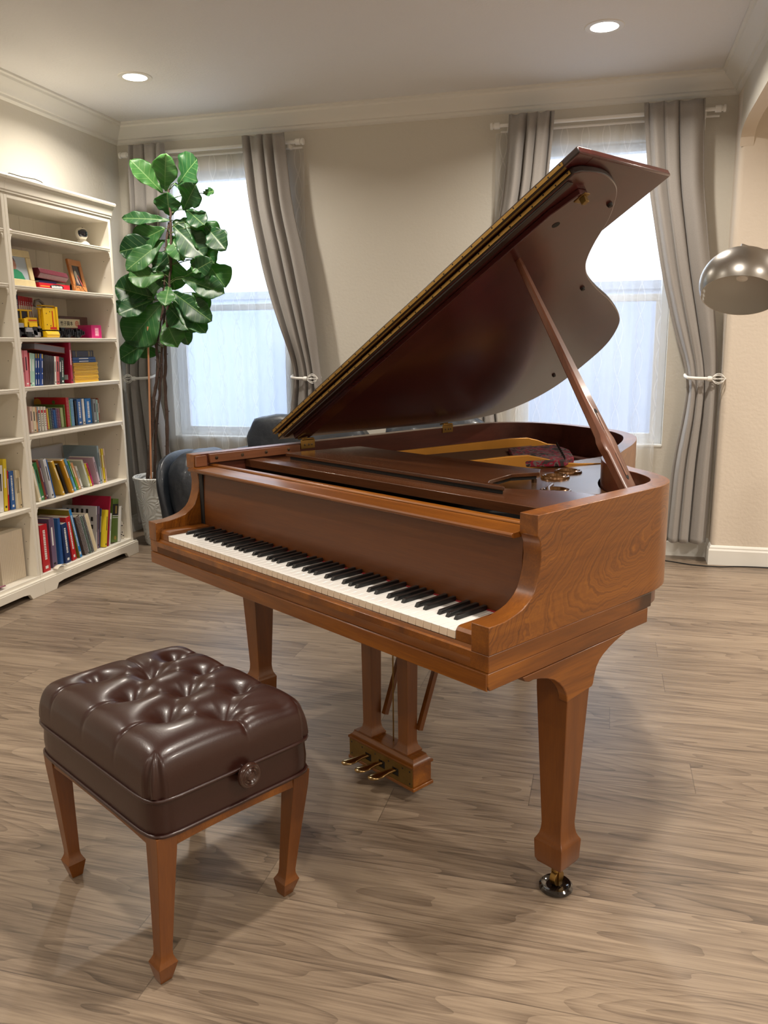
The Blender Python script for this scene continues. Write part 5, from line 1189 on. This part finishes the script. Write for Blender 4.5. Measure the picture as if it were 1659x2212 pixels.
# heavy book lying on the row
m = MB(); m.box(-.22, 0, 0, .275, 0, .003, 0); m.box(-.22, 0, 0, .275, .033, .036, 0)
o = m.build('book', simple('cover_brick', srgb(168, 92, 70), .5), None, bevel=.0008, seg=1); o.location = (-2.975, 3.845, 1.3125); o.rotation_euler = (R(-5.5), 0, R(2)); tag(o, 'thick grey-paged book with a brick cover lying across the upright row', 'book')
m = MB(); m.box(-.217, -.002, .003, .272, .003, .033); m.build('pages', simple('grey_pages', srgb(134, 132, 142), .7), o, smooth=False)

# top shelf: smart camera, pink ball, trinket
t = thing('security_camera', 'round white camera with a dark dome face on the top shelf', 'camera', (-3.03, 4.43, 1.9085))
m = MB(); m.lathe([(0, 0), (.044, 0), (.045, .006), (.040, .016), (.028, .026), (.022, .036), (0, .036)], n=32); m.build('camera_base', M_WHITEPAINT, t)
m = MB(); m.lathe([(0, -.036), (.012, -.035), (.024, -.030), (.032, -.018), (.036, 0), (.032, .018), (.024, .030), (.012, .035), (0, .036)], (0, 0, .068), n=32); m.build('camera_body', M_WHITEPAINT, t)
m = MB(); c_ = Vector((0, 0, .068)); vd = Vector((.86, -.48, .15)).normalized(); q = vd.to_track_quat('Z', 'Y'); k = len(m.v)
pr_ = [(.0, .0368), (.012, .0355), (.022, .0300), (.029, .0225), (.0305, .0195), (.028, .020)]
m.lathe(pr_, n=28); m.v = [tuple(c_+q @ Vector(p)) for p in m.v]; m.build('camera_face', simple('camera_glass', srgb(16, 22, 40), .12, coat=.8), t)
m = MB(); m.lathe([(0, 0), (.012, .001), (.017, .012), (.014, .022), (.006, .027), (0, .028)], n=20); o = m.build('toy_ball', simple('pink_ball', srgb(170, 84, 92), .5), None); o.location = (-3.09, 4.215, 1.9085); tag(o, 'small dusky pink ball at the back of the top shelf', 'ball')
m = MB(); m.loft([[(r_*cos(a)*.035, r_*sin(a)*.055, z) for a in [i*pi/8 for i in range(16)]] for r_, z in ((.85, 0), (1, .004), (.8, .013), (.3, .018))]); o = m.build('trinket', simple('lilac_clay', srgb(196, 168, 178), .6, noise=.3, nscale=60)); o.location = (-3.02, 3.76, 1.9085); tag(o, 'small lilac trinket at the left end of the top shelf', 'trinket')
m = MB(); m.lathe([(0, 0), (.008, 0), (.008, .001), (0, .001)], (-3.12, 4.5742, 2.03), 14, axis='Y'); o = m.build('cable_hole', M_RUBBER); tag(o, 'dark round cable hole in the bookcase side, top compartment', 'hole')
# wire on top of the bookcase
m = MB(); m.tube([(-3.05, 3.82, 2.175), (-3.04, 3.825, 2.20), (-3.03, 3.85, 2.208), (-3.02, 3.93, 2.204), (-3.0, 4.01, 2.205), (-2.995, 4.05, 2.20), (-2.99, 4.065, 2.19), (-2.985, 4.07, 2.175)], .0022, 8); o = m.build('wire', M_INKD); tag(o, 'bent dark wire lying on top of the right-hand bookcase', 'wire')

# second shelf: frames, album, boxes
def frame(label, loc, w, h, bw, mat, rz, tilt, art):
    t = thing('picture_frame', label, 'picture frame', loc, rz)
    t.rotation_euler = (0, -tilt, rz)
    m = MB(); m.box(-.016, 0, 0, w, 0, bw); m.box(-.016, 0, 0, w, h-bw, h); m.box(-.016, 0, 0, bw, bw, h-bw); m.box(-.016, 0, w-bw, w, bw, h-bw); m.build('frame', mat, t, bevel=.003)
    m = MB(); m.box(-.010, -.006, bw, w-bw, bw, h-bw); p = m.build('photo', art[0], t, smooth=False)
    for nm, poly, mt in art[1]:
        m = MB(); m.prism([(bw+a*(w-2*bw), bw+b_*(h-2*bw)) for a, b_ in poly], 'X', -.0062, -.0055+.0002*len(nm)*.05); m.build(nm, mt, p, smooth=False)
    m = MB(); m.loft([[(-.016, w*.4, h*.55), (-.016, w*.6, h*.55), (-.018, w*.6, h*.55), (-.018, w*.4, h*.55)], [(-.016-h*.30, w*.4, .014), (-.016-h*.30, w*.6, .014), (-.019-h*.30, w*.6, .0145), (-.019-h*.30, w*.4, .0145)]]); m.build('stand', M_INKD, t)
    return t
ell = lambda cx, cy, a, b_, n=18: [(cx+a*cos(2*pi*i/n), cy+b_*sin(2*pi*i/n)) for i in range(n)]
skin = simple('print_skin', srgb(176, 124, 104), .5)
t = frame('wide cream picture frame with a photo of a person in green', (-2.985, 3.702, 1.6405), .232, .190, .036, simple('cream_wood', srgb(214, 196, 150), .5, noise=.12, nscale=30), R(2), R(9),
      (simple('photo_backdrop', srgb(168, 176, 184), .25), [('printed_shirt', [(.0, 0), (.03, .25), (.2, .42), (.45, .42), (.66, .3), (.78, 0)], simple('print_green', srgb(44, 136, 96), .4)), ('printed_face', ell(.25, .62, .2, .27), skin), ('printed_hair', [(.05, .7), (.08, .9), (.2, .99), (.36, .95), (.45, .75), (.3, .82), (.15, .8)], simple('print_hair', srgb(92, 66, 58), .5))]))
t = frame('honey wood picture frame with a dark photo of a person in white', (-2.985, 4.262, 1.6405), .165, .185, .034, simple('honey_wood', srgb(190, 124, 66), .35, noise=.12, nscale=20), R(10), R(10),
      (simple('photo_dark', srgb(40, 42, 56), .25), [('printed_shirt', ell(.38, .55, .17, .2), simple('print_cream', srgb(206, 200, 184), .4)), ('printed_face', ell(.37, .80, .10, .11), simple('print_brownface', srgb(96, 70, 62), .5)), ('printed_stripe', [(.55, .5), (.95, .0), (1.0, .08), (.62, .58)], simple('print_pink', srgb(230, 110, 104), .4)), ('printed_legs', [(.3, .4), (.5, .4), (.62, .1), (.5, .08), (.4, .25), (.3, .1)], simple('print_leg', srgb(200, 170, 160), .4))]))
m = MB()
for a, b_ in (((.005, .006), (.03, .05)), ((.03, .05), (.035, .02)), ((.035, .02), (.06, .028)), ((.06, .028), (.075, .006)), ((.09, .008), (.1, .04)), ((.1, .04), (.12, .01)), ((.12, .01), (.15, .004))): m.tube([(.0008, a[0], a[1]), (.0008, b_[0], b_[1])], .0011, 5)
m.build('ink_scribble', M_INKD, t)
t = thing('board_game', 'flat red box with white lettering under the maroon album', 'box', (-2.99, 3.955, 1.6376))
m = MB(); m.box(-.2, 0, 0, .265, 0, .031); m.build('box_body', simple('red_card', srgb(206, 24, 44), .35, coat=.3), t, bevel=.001)
m = MB(); m.prism([(.148+.06*cos(a), .015+.0125*sin(a)) for a in [i*pi/10 for i in range(20)]], 'X', .0, .0008); p = m.build('box_badge', M_INKD, t, smooth=False)
m = MB()
for k in range(7): y = .102+k*.0135; m.prism([(y, .008), (y+.010, .007), (y+.0115, .016+.004*(k % 2)), (y+.006, .020), (y+.001, .022)], 'X', .0006, .0013)
m.build('lettering', M_INK, p, smooth=False)
m = MB()
for k in range(13): m.box(0, .0005, .008+k*.006, .012+k*.006, .011, .017)
m.build('lettering', simple('ink_orange', srgb(240, 170, 70), .6), t, smooth=False)
o = block('book', 'slim dark blue book between the red box and the maroon album', 'book', (.15, .15, .012), (-3.0, 3.965, 1.6692), (0, 0, 0), simple('cover_indigo', srgb(52, 50, 120), .5))
t = thing('photo_album', 'thick maroon album lying on the red box', 'album', (-2.99, 3.96, 1.6945)); t.rotation_euler = (R(-3), 0, 0)
m = MB(); m.prism([(-.19,.0),(-.012,.0),(.008,.026),(-.004,.052),(-.19,.056)], 'Y', 0, .245); m.build('album_cover', simple('maroon_leather', srgb(100, 30, 46), .35, coat=.3, bump=.3, bscale=90, noise=.2), t, bevel=.002)
# third shelf: books, toy, boxes
BK3 = [('black', 'narrow black book'), ('black', 'black book with a red panel'), ('navy', 'dark navy book')]
y = 3.845
for k in range(10):
    col = BK3[k][0] if k < 3 else 'red'; th = (.014, .019, .017)[k] if k < 3 else .0165; h = (.230, .230, .230)[k] if k < 3 else .226-.001*k
    lab = BK3[k][1]+' behind the yellow toy, left end' if k < 3 else 'red book with a cream label, %s of seven behind the yellow toy' % NUM[k-3]
    b = book(-3.09, y, th, 1.3745, h, 0, .15, col, 'p', lab, 'books behind the yellow toy')
    if k >= 3:
        m = MB(); m.box(0, .0006, .002, th-.002, h*.5, h*.78); q_ = m.build('spine_label', M_PAPER, b, smooth=False)
    if k == 1:
        m = MB(); m.box(0, .0006, .002, th-.002, h*.3, h*.8); m.build('spine_label', BM['red'], b, smooth=False)
    y += th+.0006
YEL = simple('toy_yellow', srgb(236, 190, 10), .3, coat=.3); DRK = simple('toy_black', srgb(24, 24, 30), .35); GRY = simple('toy_grey', srgb(140, 140, 146), .35); RD = simple('toy_red', srgb(200, 40, 30), .3)
t = thing('toy_truck', 'yellow and black construction toy truck with a raised bucket panel', 'toy', (-2.985, 3.722, 1.3745))
m = MB(); m.box(-.085, -.012, .0, .60, .018, .030)
for k in range(9): m.box(-.080+.01*(k % 2), -.010+.004*(k % 3), .02+k*.062, .055+k*.062, .012+.006*(k % 2), .042+.008*((k*3) % 4))
for k in range(24): m.box(-.02, -.004+.004*(k % 3), .32+k*.0115, .327+k*.0115, .008+.004*(k % 4), .034+.006*((k*7) % 4))
m.build('chassis', DRK, t, bevel=.001)
for y in (.035, .115, .235, .375, .455, .545):
    for x in (-.012, -.085):
        m = MB(); m.lathe([(0, -.009), (.008, -.009), (.010, -.007), (.017, -.009), (.0195, -.005), (.0195, .005), (.017, .009), (0, .009)], (x, y, .0198), 18, axis='X'); m.build('wheel', DRK, t)
m = MB()
for a in ((.02,.075,.052,.075),(.085,.14,.03,.052),(.14,.17,.018,.04),(.19,.215,.05,.062),(.155,.205,.004,.030)): m.box(-.06, -.002, a[0], a[1], a[2], a[3])
m.build('engine_block', GRY, t, bevel=.002)
m = MB(); m.box(-.09, -.004, .005, .150, .138, .146); m.box(-.09, -.006, .012, .018, .10, .138); m.box(-.09, -.006, .062, .069, .095, .138); m.box(-.09, -.006, .120, .128, .082, .138); m.box(-.09, -.003, .100, .185, .080, .106); m.box(-.09, -.003, .118, .185, .055, .080); m.box(-.08, .002, .075, .100, .055, .10)
cab = m.build('cab', YEL, t, bevel=.002)
m = MB(); m.box(-.085, -.012, .018, .062, .10, .136); m.box(-.085, -.012, .069, .120, .10, .136); m.build('cab_window', simple('toy_glass', srgb(30, 34, 52), .15), cab)
m = MB(); m.box(-.002, -.0015, .112, .182, .088, .094); m.build('red_stripe', RD, cab)
m = MB(); m.box(-.002, .016, .215, .335, .042, .160); m.box(-.012, -.001, .205, .215, .05, .150); m.box(.0, .02, .318, .335, .042, .168); m.box(-.03, .0, .225, .335, .168, .175)
m.box(-.004, .012, .185, .212, .150, .158); bp_ = m.build('bucket_panel', YEL, t, bevel=.002)
m = MB(); m.box(.016, .0175, .288, .294, .056, .145); m.box(.016, .0175, .265, .333, .046, .058); m.build('red_stripe', RD, bp_)
m = MB()
for y, z in ((.24,.13),(.24,.07),(.27,.065),(.27,.14)): m.lathe([(0, .017), (.003, .017), (.003, .016)], (0, y, z), 10, axis='X')
m.build('peg_hole', DRK, bp_)
m = MB(); m.prism([(-.02,.002),(.022,.002),(.026,.018),(.018,.036),(-.02,.036)], 'Y', .222, .332); m.build('bumper', YEL, t, bevel=.003)
m = MB(); m.tube([(-.07,.26,.17),(-.07,.27,.20),(-.07,.30,.205),(-.07,.33,.19),(-.07,.35,.15),(-.07,.36,.12)], .008, 8); m.build('hose', simple('toy_hose', srgb(120, 108, 96), .5), t)
t = thing('gift_box', 'brown box with a cream label of writing behind the toy truck', 'box', (-3.098, 4.205, 1.3745))
m = MB(); m.box(-.11, 0, 0, .315, 0, .128); m.build('box_body', simple('brown_card', srgb(84, 54, 48), .45), t, bevel=.002)
m = MB(); m.box(0, .0008, .03, .235, .062, .112); lb = m.build('box_label', simple('cream_label', srgb(212, 206, 172), .6), t, smooth=False)
try:
    for k, ch in enumerate('竹子園本'): text(ch, .028, (.0012, .062+k*.030, .085), (pi/2, 0, pi/2), M_INKD, lb)
except Exception: pass
m = MB(); m.lathe([(.009, .0014), (.017, .0014), (.017, .0008), (.009, .0008)], (0, .205, .087), 24, axis='X'); m.lathe([(0, .0014), (.006, .0014), (.006, .0008)], (0, .205, .087), 12, axis='X'); m.build('seal_stamp', simple('stamp_pink', srgb(206, 130, 104), .6), lb)
t = thing('gift_box', 'small magenta box with white characters beside the brown box', 'box', (-3.0, 4.41, 1.3745), R(-4))
m = MB(); m.box(-.10, 0, 0, .092, 0, .078); m.build('box_body', simple('magenta_card', srgb(196, 30, 110), .35, coat=.4), t, bevel=.0015)
m = MB(); m.box(0, .0006, .030, .066, .012, .062); lb = m.build('box_label', simple('pink_label', srgb(222, 120, 160), .6), t, smooth=False)
for k in range(3):
    m = MB(); z = .018+k*.015; m.box(.0006, .001, .034, .062, z, z+.0018); m.box(.0006, .001, .034, .062, z+.007, z+.0088); m.box(.0006, .001, .047, .0488, z, z+.011); m.box(.0006, .001, .036, .038, z, z+.008); m.build('lettering', M_INK, lb, smooth=False)
# bottom shelf extras
t = thing('ornament', 'white ornament with black markings at the right end of the bottom shelf', 'ornament', (-3.0, 4.554, .1046))
m = MB(); m.lathe([(0, 0), (.016, 0), (.0195, .012), (.019, .045), (.0165, .07), (.019, .085), (.017, .105), (.010, .118), (0, .122)], n=24); m.build('body', M_WHITEPAINT, t)
m = MB()
for a, z, r_ in ((-.2, .02, .006), (-.9, .03, .006), (-.5, .044, .005), (-1.3, .015, .006), (-.45, .088, .006), (-1.1, .09, .005)):
    c_ = Vector((.0185*cos(a), .0185*sin(a), z)); m.lathe([(0, -.003), (r_, -.002), (r_, .002), (0, .003)], c_, 10)
m.build('marking', M_INKD, t)
m = MB(); m.grid(lambda u, v: (-.035*v, .09*u, .004+.018*sin(u*pi)*(1-.3*v)), 10, 3); o = m.build('leaflet', M_PAPER); o.location = (-2.915, 3.79, .1046); tag(o, 'small curled leaflet in front of the purple workbook', 'leaflet'); s_ = o.modifiers.new('s', 'SOLIDIFY'); s_.thickness = .0006
m = MB()
for k in range(4): m.tube([(-.0+k*.008, 0, .006+k*.004), (.002+k*.008, .05, .007+k*.004), (-.004+k*.008, .09, .005+k*.003)], .004, 6)
o = m.build('cloth_bundle', simple('striped_cloth', srgb(150, 96, 110), .8, noise=.6, nscale=60)); o.location = (-2.975, 3.33, .1046); tag(o, 'small striped cloth bundle on the bottom ledge, left edge', 'cloth')

# ================================================================== FIG TREE
t = thing('fiddle_leaf_fig', 'tall fiddle leaf fig tree in a carved white pot by the left window', 'potted plant', (-2.90, 4.90, 0))
O = Vector((-2.90, 4.90, 0))
m = MB(); m.lathe([(0, .002), (.100, .002), (.108, .02), (.130, .20), (.150, .36), (.158, .44), (.165, .448), (.166, .462), (.160, .468), (.150, .466), (.147, .44), (.147, .425), (0, .425)], (-.01, 0, 0), n=56); pot = m.build('pot', M_POT, t, ang=40)
m = MB(); m.lathe([(0, .4265), (.1468, .4265), (.1468, .430), (0, .436)], (-.01, 0, 0), n=30); m.build('soil', M_SOIL, pot)
m = MB(); m.lathe([(0, 0), (.12, 0), (.135, .004), (.135, .0015)], (-.01, 0, 0), n=40); 
def stem(pts, r0, r1):
    P = [Vector(p)-O for p in pts]; P[0].z = .42; P = [Vector(q) for q in catmull([tuple(p) for p in P], 5)] if False else P
    out_ = []
    for i in range(len(P)-1):
        for k in range(6):
            f = k/6; q_ = P[i].lerp(P[i+1], f); out_.append(q_+Vector((random.uniform(-.003, .003), random.uniform(-.003, .003), 0)))
    out_.append(P[-1]); n_ = len(out_)
    m = MB(); m.tube(out_, [(r0+(r1-r0)*i/(n_-1))*(1+.14*sin(i*2.4)) for i in range(n_)], 9)
    for i in range(4, n_-2, 2):
        a = i*2.4; p = out_[i]; m.tube([p, p+Vector((cos(a)*.018, sin(a)*.018, .006))], [.004, .002], 5)
    return m.build('trunk', M_BARK, t, ang=60)
stem([(-2.985,4.89,.43),(-2.928,4.9,.783),(-2.898,4.9,.991),(-2.851,4.9,1.182),(-2.859,4.9,1.333),(-2.793,4.9,1.554),(-2.758,4.9,1.856),(-2.711,4.9,2.09)], .0125, .008)
stem([(-2.955,4.93,.43),(-2.925,4.93,.731),(-2.876,4.92,.965),(-2.839,4.92,1.207),(-2.809,4.92,1.431),(-2.759,4.92,1.736)], .011, .008)
stem([(-2.838,4.90,.43),(-2.816,4.9,.785),(-2.81,4.9,1.119),(-2.787,4.9,1.344),(-2.758,4.9,1.553),(-2.716,4.9,1.854),(-2.698,4.9,2.113),(-2.70,4.9,2.287)], .0125, .007)
m = MB(); m.tube([(-2.945-O.x, 4.87-O.y, .42), (-2.893-O.x, 4.87-O.y, 1.45)], .0065, 10); m.build('stake', M_STAKE, t)
def leaf(b_, tip, wid, k):
    B, T = Vector(b_)-O, Vector(tip)-O; y = (T-B); Ln = y.length; y.normalize()
    if Ln < .10: Ln = .10
    rnd = random.Random(k*31+5)
    view = (Vector((-O.x, -O.y, 1.314))-(B+T)/2).normalized()
    nrm = (view+Vector((rnd.uniform(-.25, .25), rnd.uniform(-.25, .1), rnd.uniform(.05, .55)))).normalized()
    x = y.cross(nrm).normalized(); nrm = x.cross(y)
    w = wid*.5
    wob = [rnd.uniform(0, 6) for _ in range(4)]; curl = rnd.uniform(.02, .10); fold = rnd.uniform(.12, .45)
    def prof(s): # fiddle outline: narrow waist low, broad shoulders, blunt tip
        return w*(max(0, sin(pi*min(1, s*1.0)))**.55)*(.56+.62*s-.18*sin(s*pi*2.0+.3))
    def fn(u, v):
        s = max(.0, min(1, v)); half = prof(s)*1.02+(.0015 if s < .98 else 0); a = (u*2-1); px = a*half; py = Ln*s
        z = fold*abs(px)*(.7)-curl*Ln*(s**2)*1.2+.10*w*sin(s*11+wob[0]+(0 if a < 0 else 1.7))*abs(a)**1.5+.012*sin(s*26+wob[1])*abs(a)**2*.5
        return (px, py, z)
    m = MB(); m.grid(fn, 14, 20); 
    mp_ = Matrix((x, y, nrm)).transposed().to_4x4()
    o = m.build('leaf', M_LEAF, t, ang=180); o.matrix_local = Matrix.Translation(B) @ mp_
    s_ = o.modifiers.new('s', 'SOLIDIFY'); s_.thickness = .0012
    return B
axis_pts = [(1.18,-2.83),(1.33,-2.80),(1.55,-2.76),(1.85,-2.72),(2.09,-2.705),(2.29,-2.70)]
pm = MB()
for k, l in enumerate(LEAVES):
    B = leaf(l[0:3], l[3:6], l[6], k)
    zz_ = max(1.2, min(2.28, l[2]-.03)); xx = None
    for (a, xa), (b_, xb) in zip(axis_pts[:-1], axis_pts[1:]):
        if a <= zz_ <= b_: xx = xa+(xb-xa)*(zz_-a)/(b_-a)
    xx = xx if xx is not None else -2.80
    S_ = Vector((xx, 4.90, zz_))-O
    pm.tube([S_, S_.lerp(B, .5)+Vector((0, 0, .012)), B], [.0035, .0028, .0026], 6)
pm.build('leaf_stalks', simple('stalk', srgb(74, 92, 44), .6), t)

# ================================================================== LEATHER SOFA behind the piano
so = thing('sofa', 'dark slate leather sofa with puffy back cushions behind the piano', 'sofa', (-1.63, 4.74, 0), 0)
def pillow(name, c, hx, hy, hz, rot=(0, 0, 0), e=3.2, seed=0, par=None, wr=.01):
    rnd = random.Random(seed); p = [rnd.uniform(0, 6) for _ in range(4)]; m = MB(); nu, nv = 40, 24; vs = []
    for i in range(nv+1):
        for j in range(nu):
            th_ = -pi/2+pi*i/nv; ph_ = 2*pi*j/nu; d_ = Vector((cos(th_)*cos(ph_), cos(th_)*sin(ph_), sin(th_)))
            k = (abs(d_.x)**e+abs(d_.y)**e+abs(d_.z)**e)**(-1/e); q_ = d_*k
            w_ = 1+wr*6*(sin(q_.x*5+p[0]+q_.z*3)*sin(q_.y*4+p[1])+.6*sin(q_.x*11+q_.z*9+p[2]))/6
            vs.append((q_.x*hx*w_, q_.y*hy*w_, q_.z*hz*w_))
    fs = [(i*nu+j, i*nu+(j+1) % nu, (i+1)*nu+(j+1) % nu, (i+1)*nu+j) for i in range(nv) for j in range(nu)]
    m.add(vs, fs); return m.build(name, M_SOFA, par or so, ang=180, loc=c, rot=rot, weld=True)
m = MB(); m.box(-.93, .93, -.30, .30, .06, .30); m.build('sofa_base', M_SOFA, so, bevel=.03, seg=3)
for s in (-1, 1): pillow('seat_cushion', (s*.42, -.03, .38), .42, .30, .10, seed=s+3)
pillow('sofa_back', (0, .22, .44), .90, .08, .27, rot=(R(-8), 0, 0), seed=8)
pillow('back_cushion', (-.17, .10, .69), .40, .13, .20, rot=(R(-10), R(4), R(0)), seed=1, wr=.03)
pillow('back_cushion', (.66, .12, .69), .34, .13, .215, rot=(R(-10), 0, 0), seed=2, wr=.03)
for s in (-1, 1):
    pillow('arm', (s*.83, -.03, .42), .13, .32, .26, rot=(0, R(-8)*-s, 0), seed=5+s, wr=.015)
    pillow('arm_panel', (s*.955, -.03, .36), .045, .33, .31, rot=(0, R(s*9), 0), seed=11+s, wr=.01)
for x in (-.8, .8):
    for y in (-.24, .24): m = MB(); m.lathe([(0, 0), (.022, 0), (.026, .06), (0, .06)], (x, y, 0), 14); m.build('foot', M_INKD, so)

# ================================================================== ARC LAMP
la = thing('floor_lamp', 'arc floor lamp with a perforated brushed steel dome shade at the right edge', 'lamp', (1.55, 3.25, 0))
LO = Vector((1.55, 3.25, 0)); c0 = Vector((.47, 3.40, 1.525))-LO
axd = Vector((.12, .46, .86)).normalized(); qd = axd.to_track_quat('Z', 'Y')
RD_ = .148
def onlamp(mb): mb.v = [tuple(c0+qd @ Vector(p)) for p in mb.v]; return mb
outp = [(RD_*cos(a), RD_*sin(a)*.86) for a in [-.38+i*(1.571-.38*0+.38)/18 for i in range(19)]]
outp = [(max(0, r_), z) for r_, z in outp if z > -.05]
# outer and inner shell; cap pierced by rings of holes
cap_a = R(58)
A0 = -.40
def sph(a, r_): return (r_*cos(a), r_*sin(a)*.88)
m = MB(); prof = [sph(A0+(cap_a-A0)*i/16, RD_) for i in range(17)]+[sph(cap_a+(A0-cap_a)*i/16, RD_-.002) for i in range(17)]
prof.append(prof[0]); m.lathe(prof, n=64); m.m = [0 if i < 17*64 or i >= 33*64 else 1 for i in range(len(m.f))]
onlamp(m); sh = m.build('lamp_shade', [M_NICKEL, simple('shade_lining', srgb(214, 212, 206), .5, metal=.15)], la, ang=50)
# pierced cap: spherical grid with round holes cut by mesh topology
bm_v = []; m = MB(); rings_ = [(cap_a, 0)]
def cap_point(a, ph_, r_=RD_): x_, z_ = sph(a, r_); return (x_*cos(ph_), x_*sin(ph_), z_)
levels = [R(58), R(66), R(74), R(82)]
for li in range(3):
    a0, a1 = levels[li], levels[li+1]; cnt = (22, 16, 9)[li]
    for k in range(cnt):
        p0, p1 = 2*pi*k/cnt, 2*pi*(k+1)/cnt; am, pmid = (a0+a1)/2, (p0+p1)/2; N_ = 16; ra, rp = (a1-a0)*.33, None
        o_, i_ = [], []
        for j in range(N_):
            q_ = 2*pi*j/N_; cx, cy = cos(q_), sin(q_); kk = 1/max(abs(cx), abs(cy))
            o_.append(cap_point(am+cy*kk*(a1-a0)/2, pmid+cx*kk*(p1-p0)/2)); i_.append(cap_point(am+cy*ra, pmid+cx*ra/max(.2, cos(am))*1.0 if abs(ra/cos(am)) < (p1-p0)*.42 else pmid+cx*(p1-p0)*.40))
        m.add(o_+i_, [(j, (j+1) % N_, N_+(j+1) % N_, N_+j) for j in range(N_)])
m.lathe([(sph(levels[3], RD_)), (sph(R(89), RD_))], n=40)
onlamp(m); pc = m.build('shade_cap', M_NICKEL, sh, ang=50); s_ = pc.modifiers.new('s', 'SOLIDIFY'); s_.thickness = .0015
m = MB(); m.lathe([(0, .132), (.02, .132), (.02, .150), (.012, .156), (0, .158)], n=24); onlamp(m); m.build('shade_collar', M_NICKEL, la)
m = MB(); m.lathe([(0, .128), (.014, .128), (.014, .09), (0, .09)], n=20); onlamp(m); m.build('socket', M_NICKEL, la)
m = MB(); m.lathe([(0, .092), (.012, .09), (.02, .07), (.026, .045), (.02, .022), (0, .015)], n=24); onlamp(m); m.build('bulb', simple('bulb_glass', srgb(240, 238, 232), .2), la)
top = c0+qd @ Vector((0, 0, .158))
P_ = [top+Vector((-.015, 0, .0)), top+Vector((.05, .0, .0)), top+Vector((.16, -.01, -.02)), top+Vector((.36, -.04, .05)), top+Vector((.62, -.08, .05)), top+Vector((.86, -.12, -.10)), Vector((.06, -.03, 1.30)), Vector((.02, 0, .9)), Vector((0, 0, .05))]
P_ = [top+Vector((-.02, 0, .006)), top+Vector((.08, 0, -.018)), top+Vector((.20, -.01, .02)), top+Vector((.45, -.05, .14)), Vector((-.25, .02, 1.86)), Vector((-.06, .01, 1.72)), Vector((.0, 0, 1.4)), Vector((0, 0, .04))]
m = MB(); m.tube([Vector(q_) for q_ in catmull([tuple(p) for p in P_], 8)], .0085, 12); m.build('arm', M_NICKEL, la)
m = MB(); m.lathe([(0, 0), (.15, 0), (.152, .004), (.152, .045), (.148, .05), (0, .05)], n=48); m.build('lamp_base', simple('marble', srgb(220, 218, 214), .25, noise=.08), la)

# cable along the wall
m = MB(); m.tube([Vector(q_) for q_ in catmull([(-.2,5.22,.004),(.10,5.20,.004),(.383,5.139,.004),(.55,5.07,.004),(.69,5.06,.004),(.80,5.09,.004),(.99,5.10,.004),(1.4,5.08,.004)], 8)], .0035, 8)
tag(m.build('power_cable', M_BLACK), 'thin black cable on the floor along the right baseboard', 'cable')
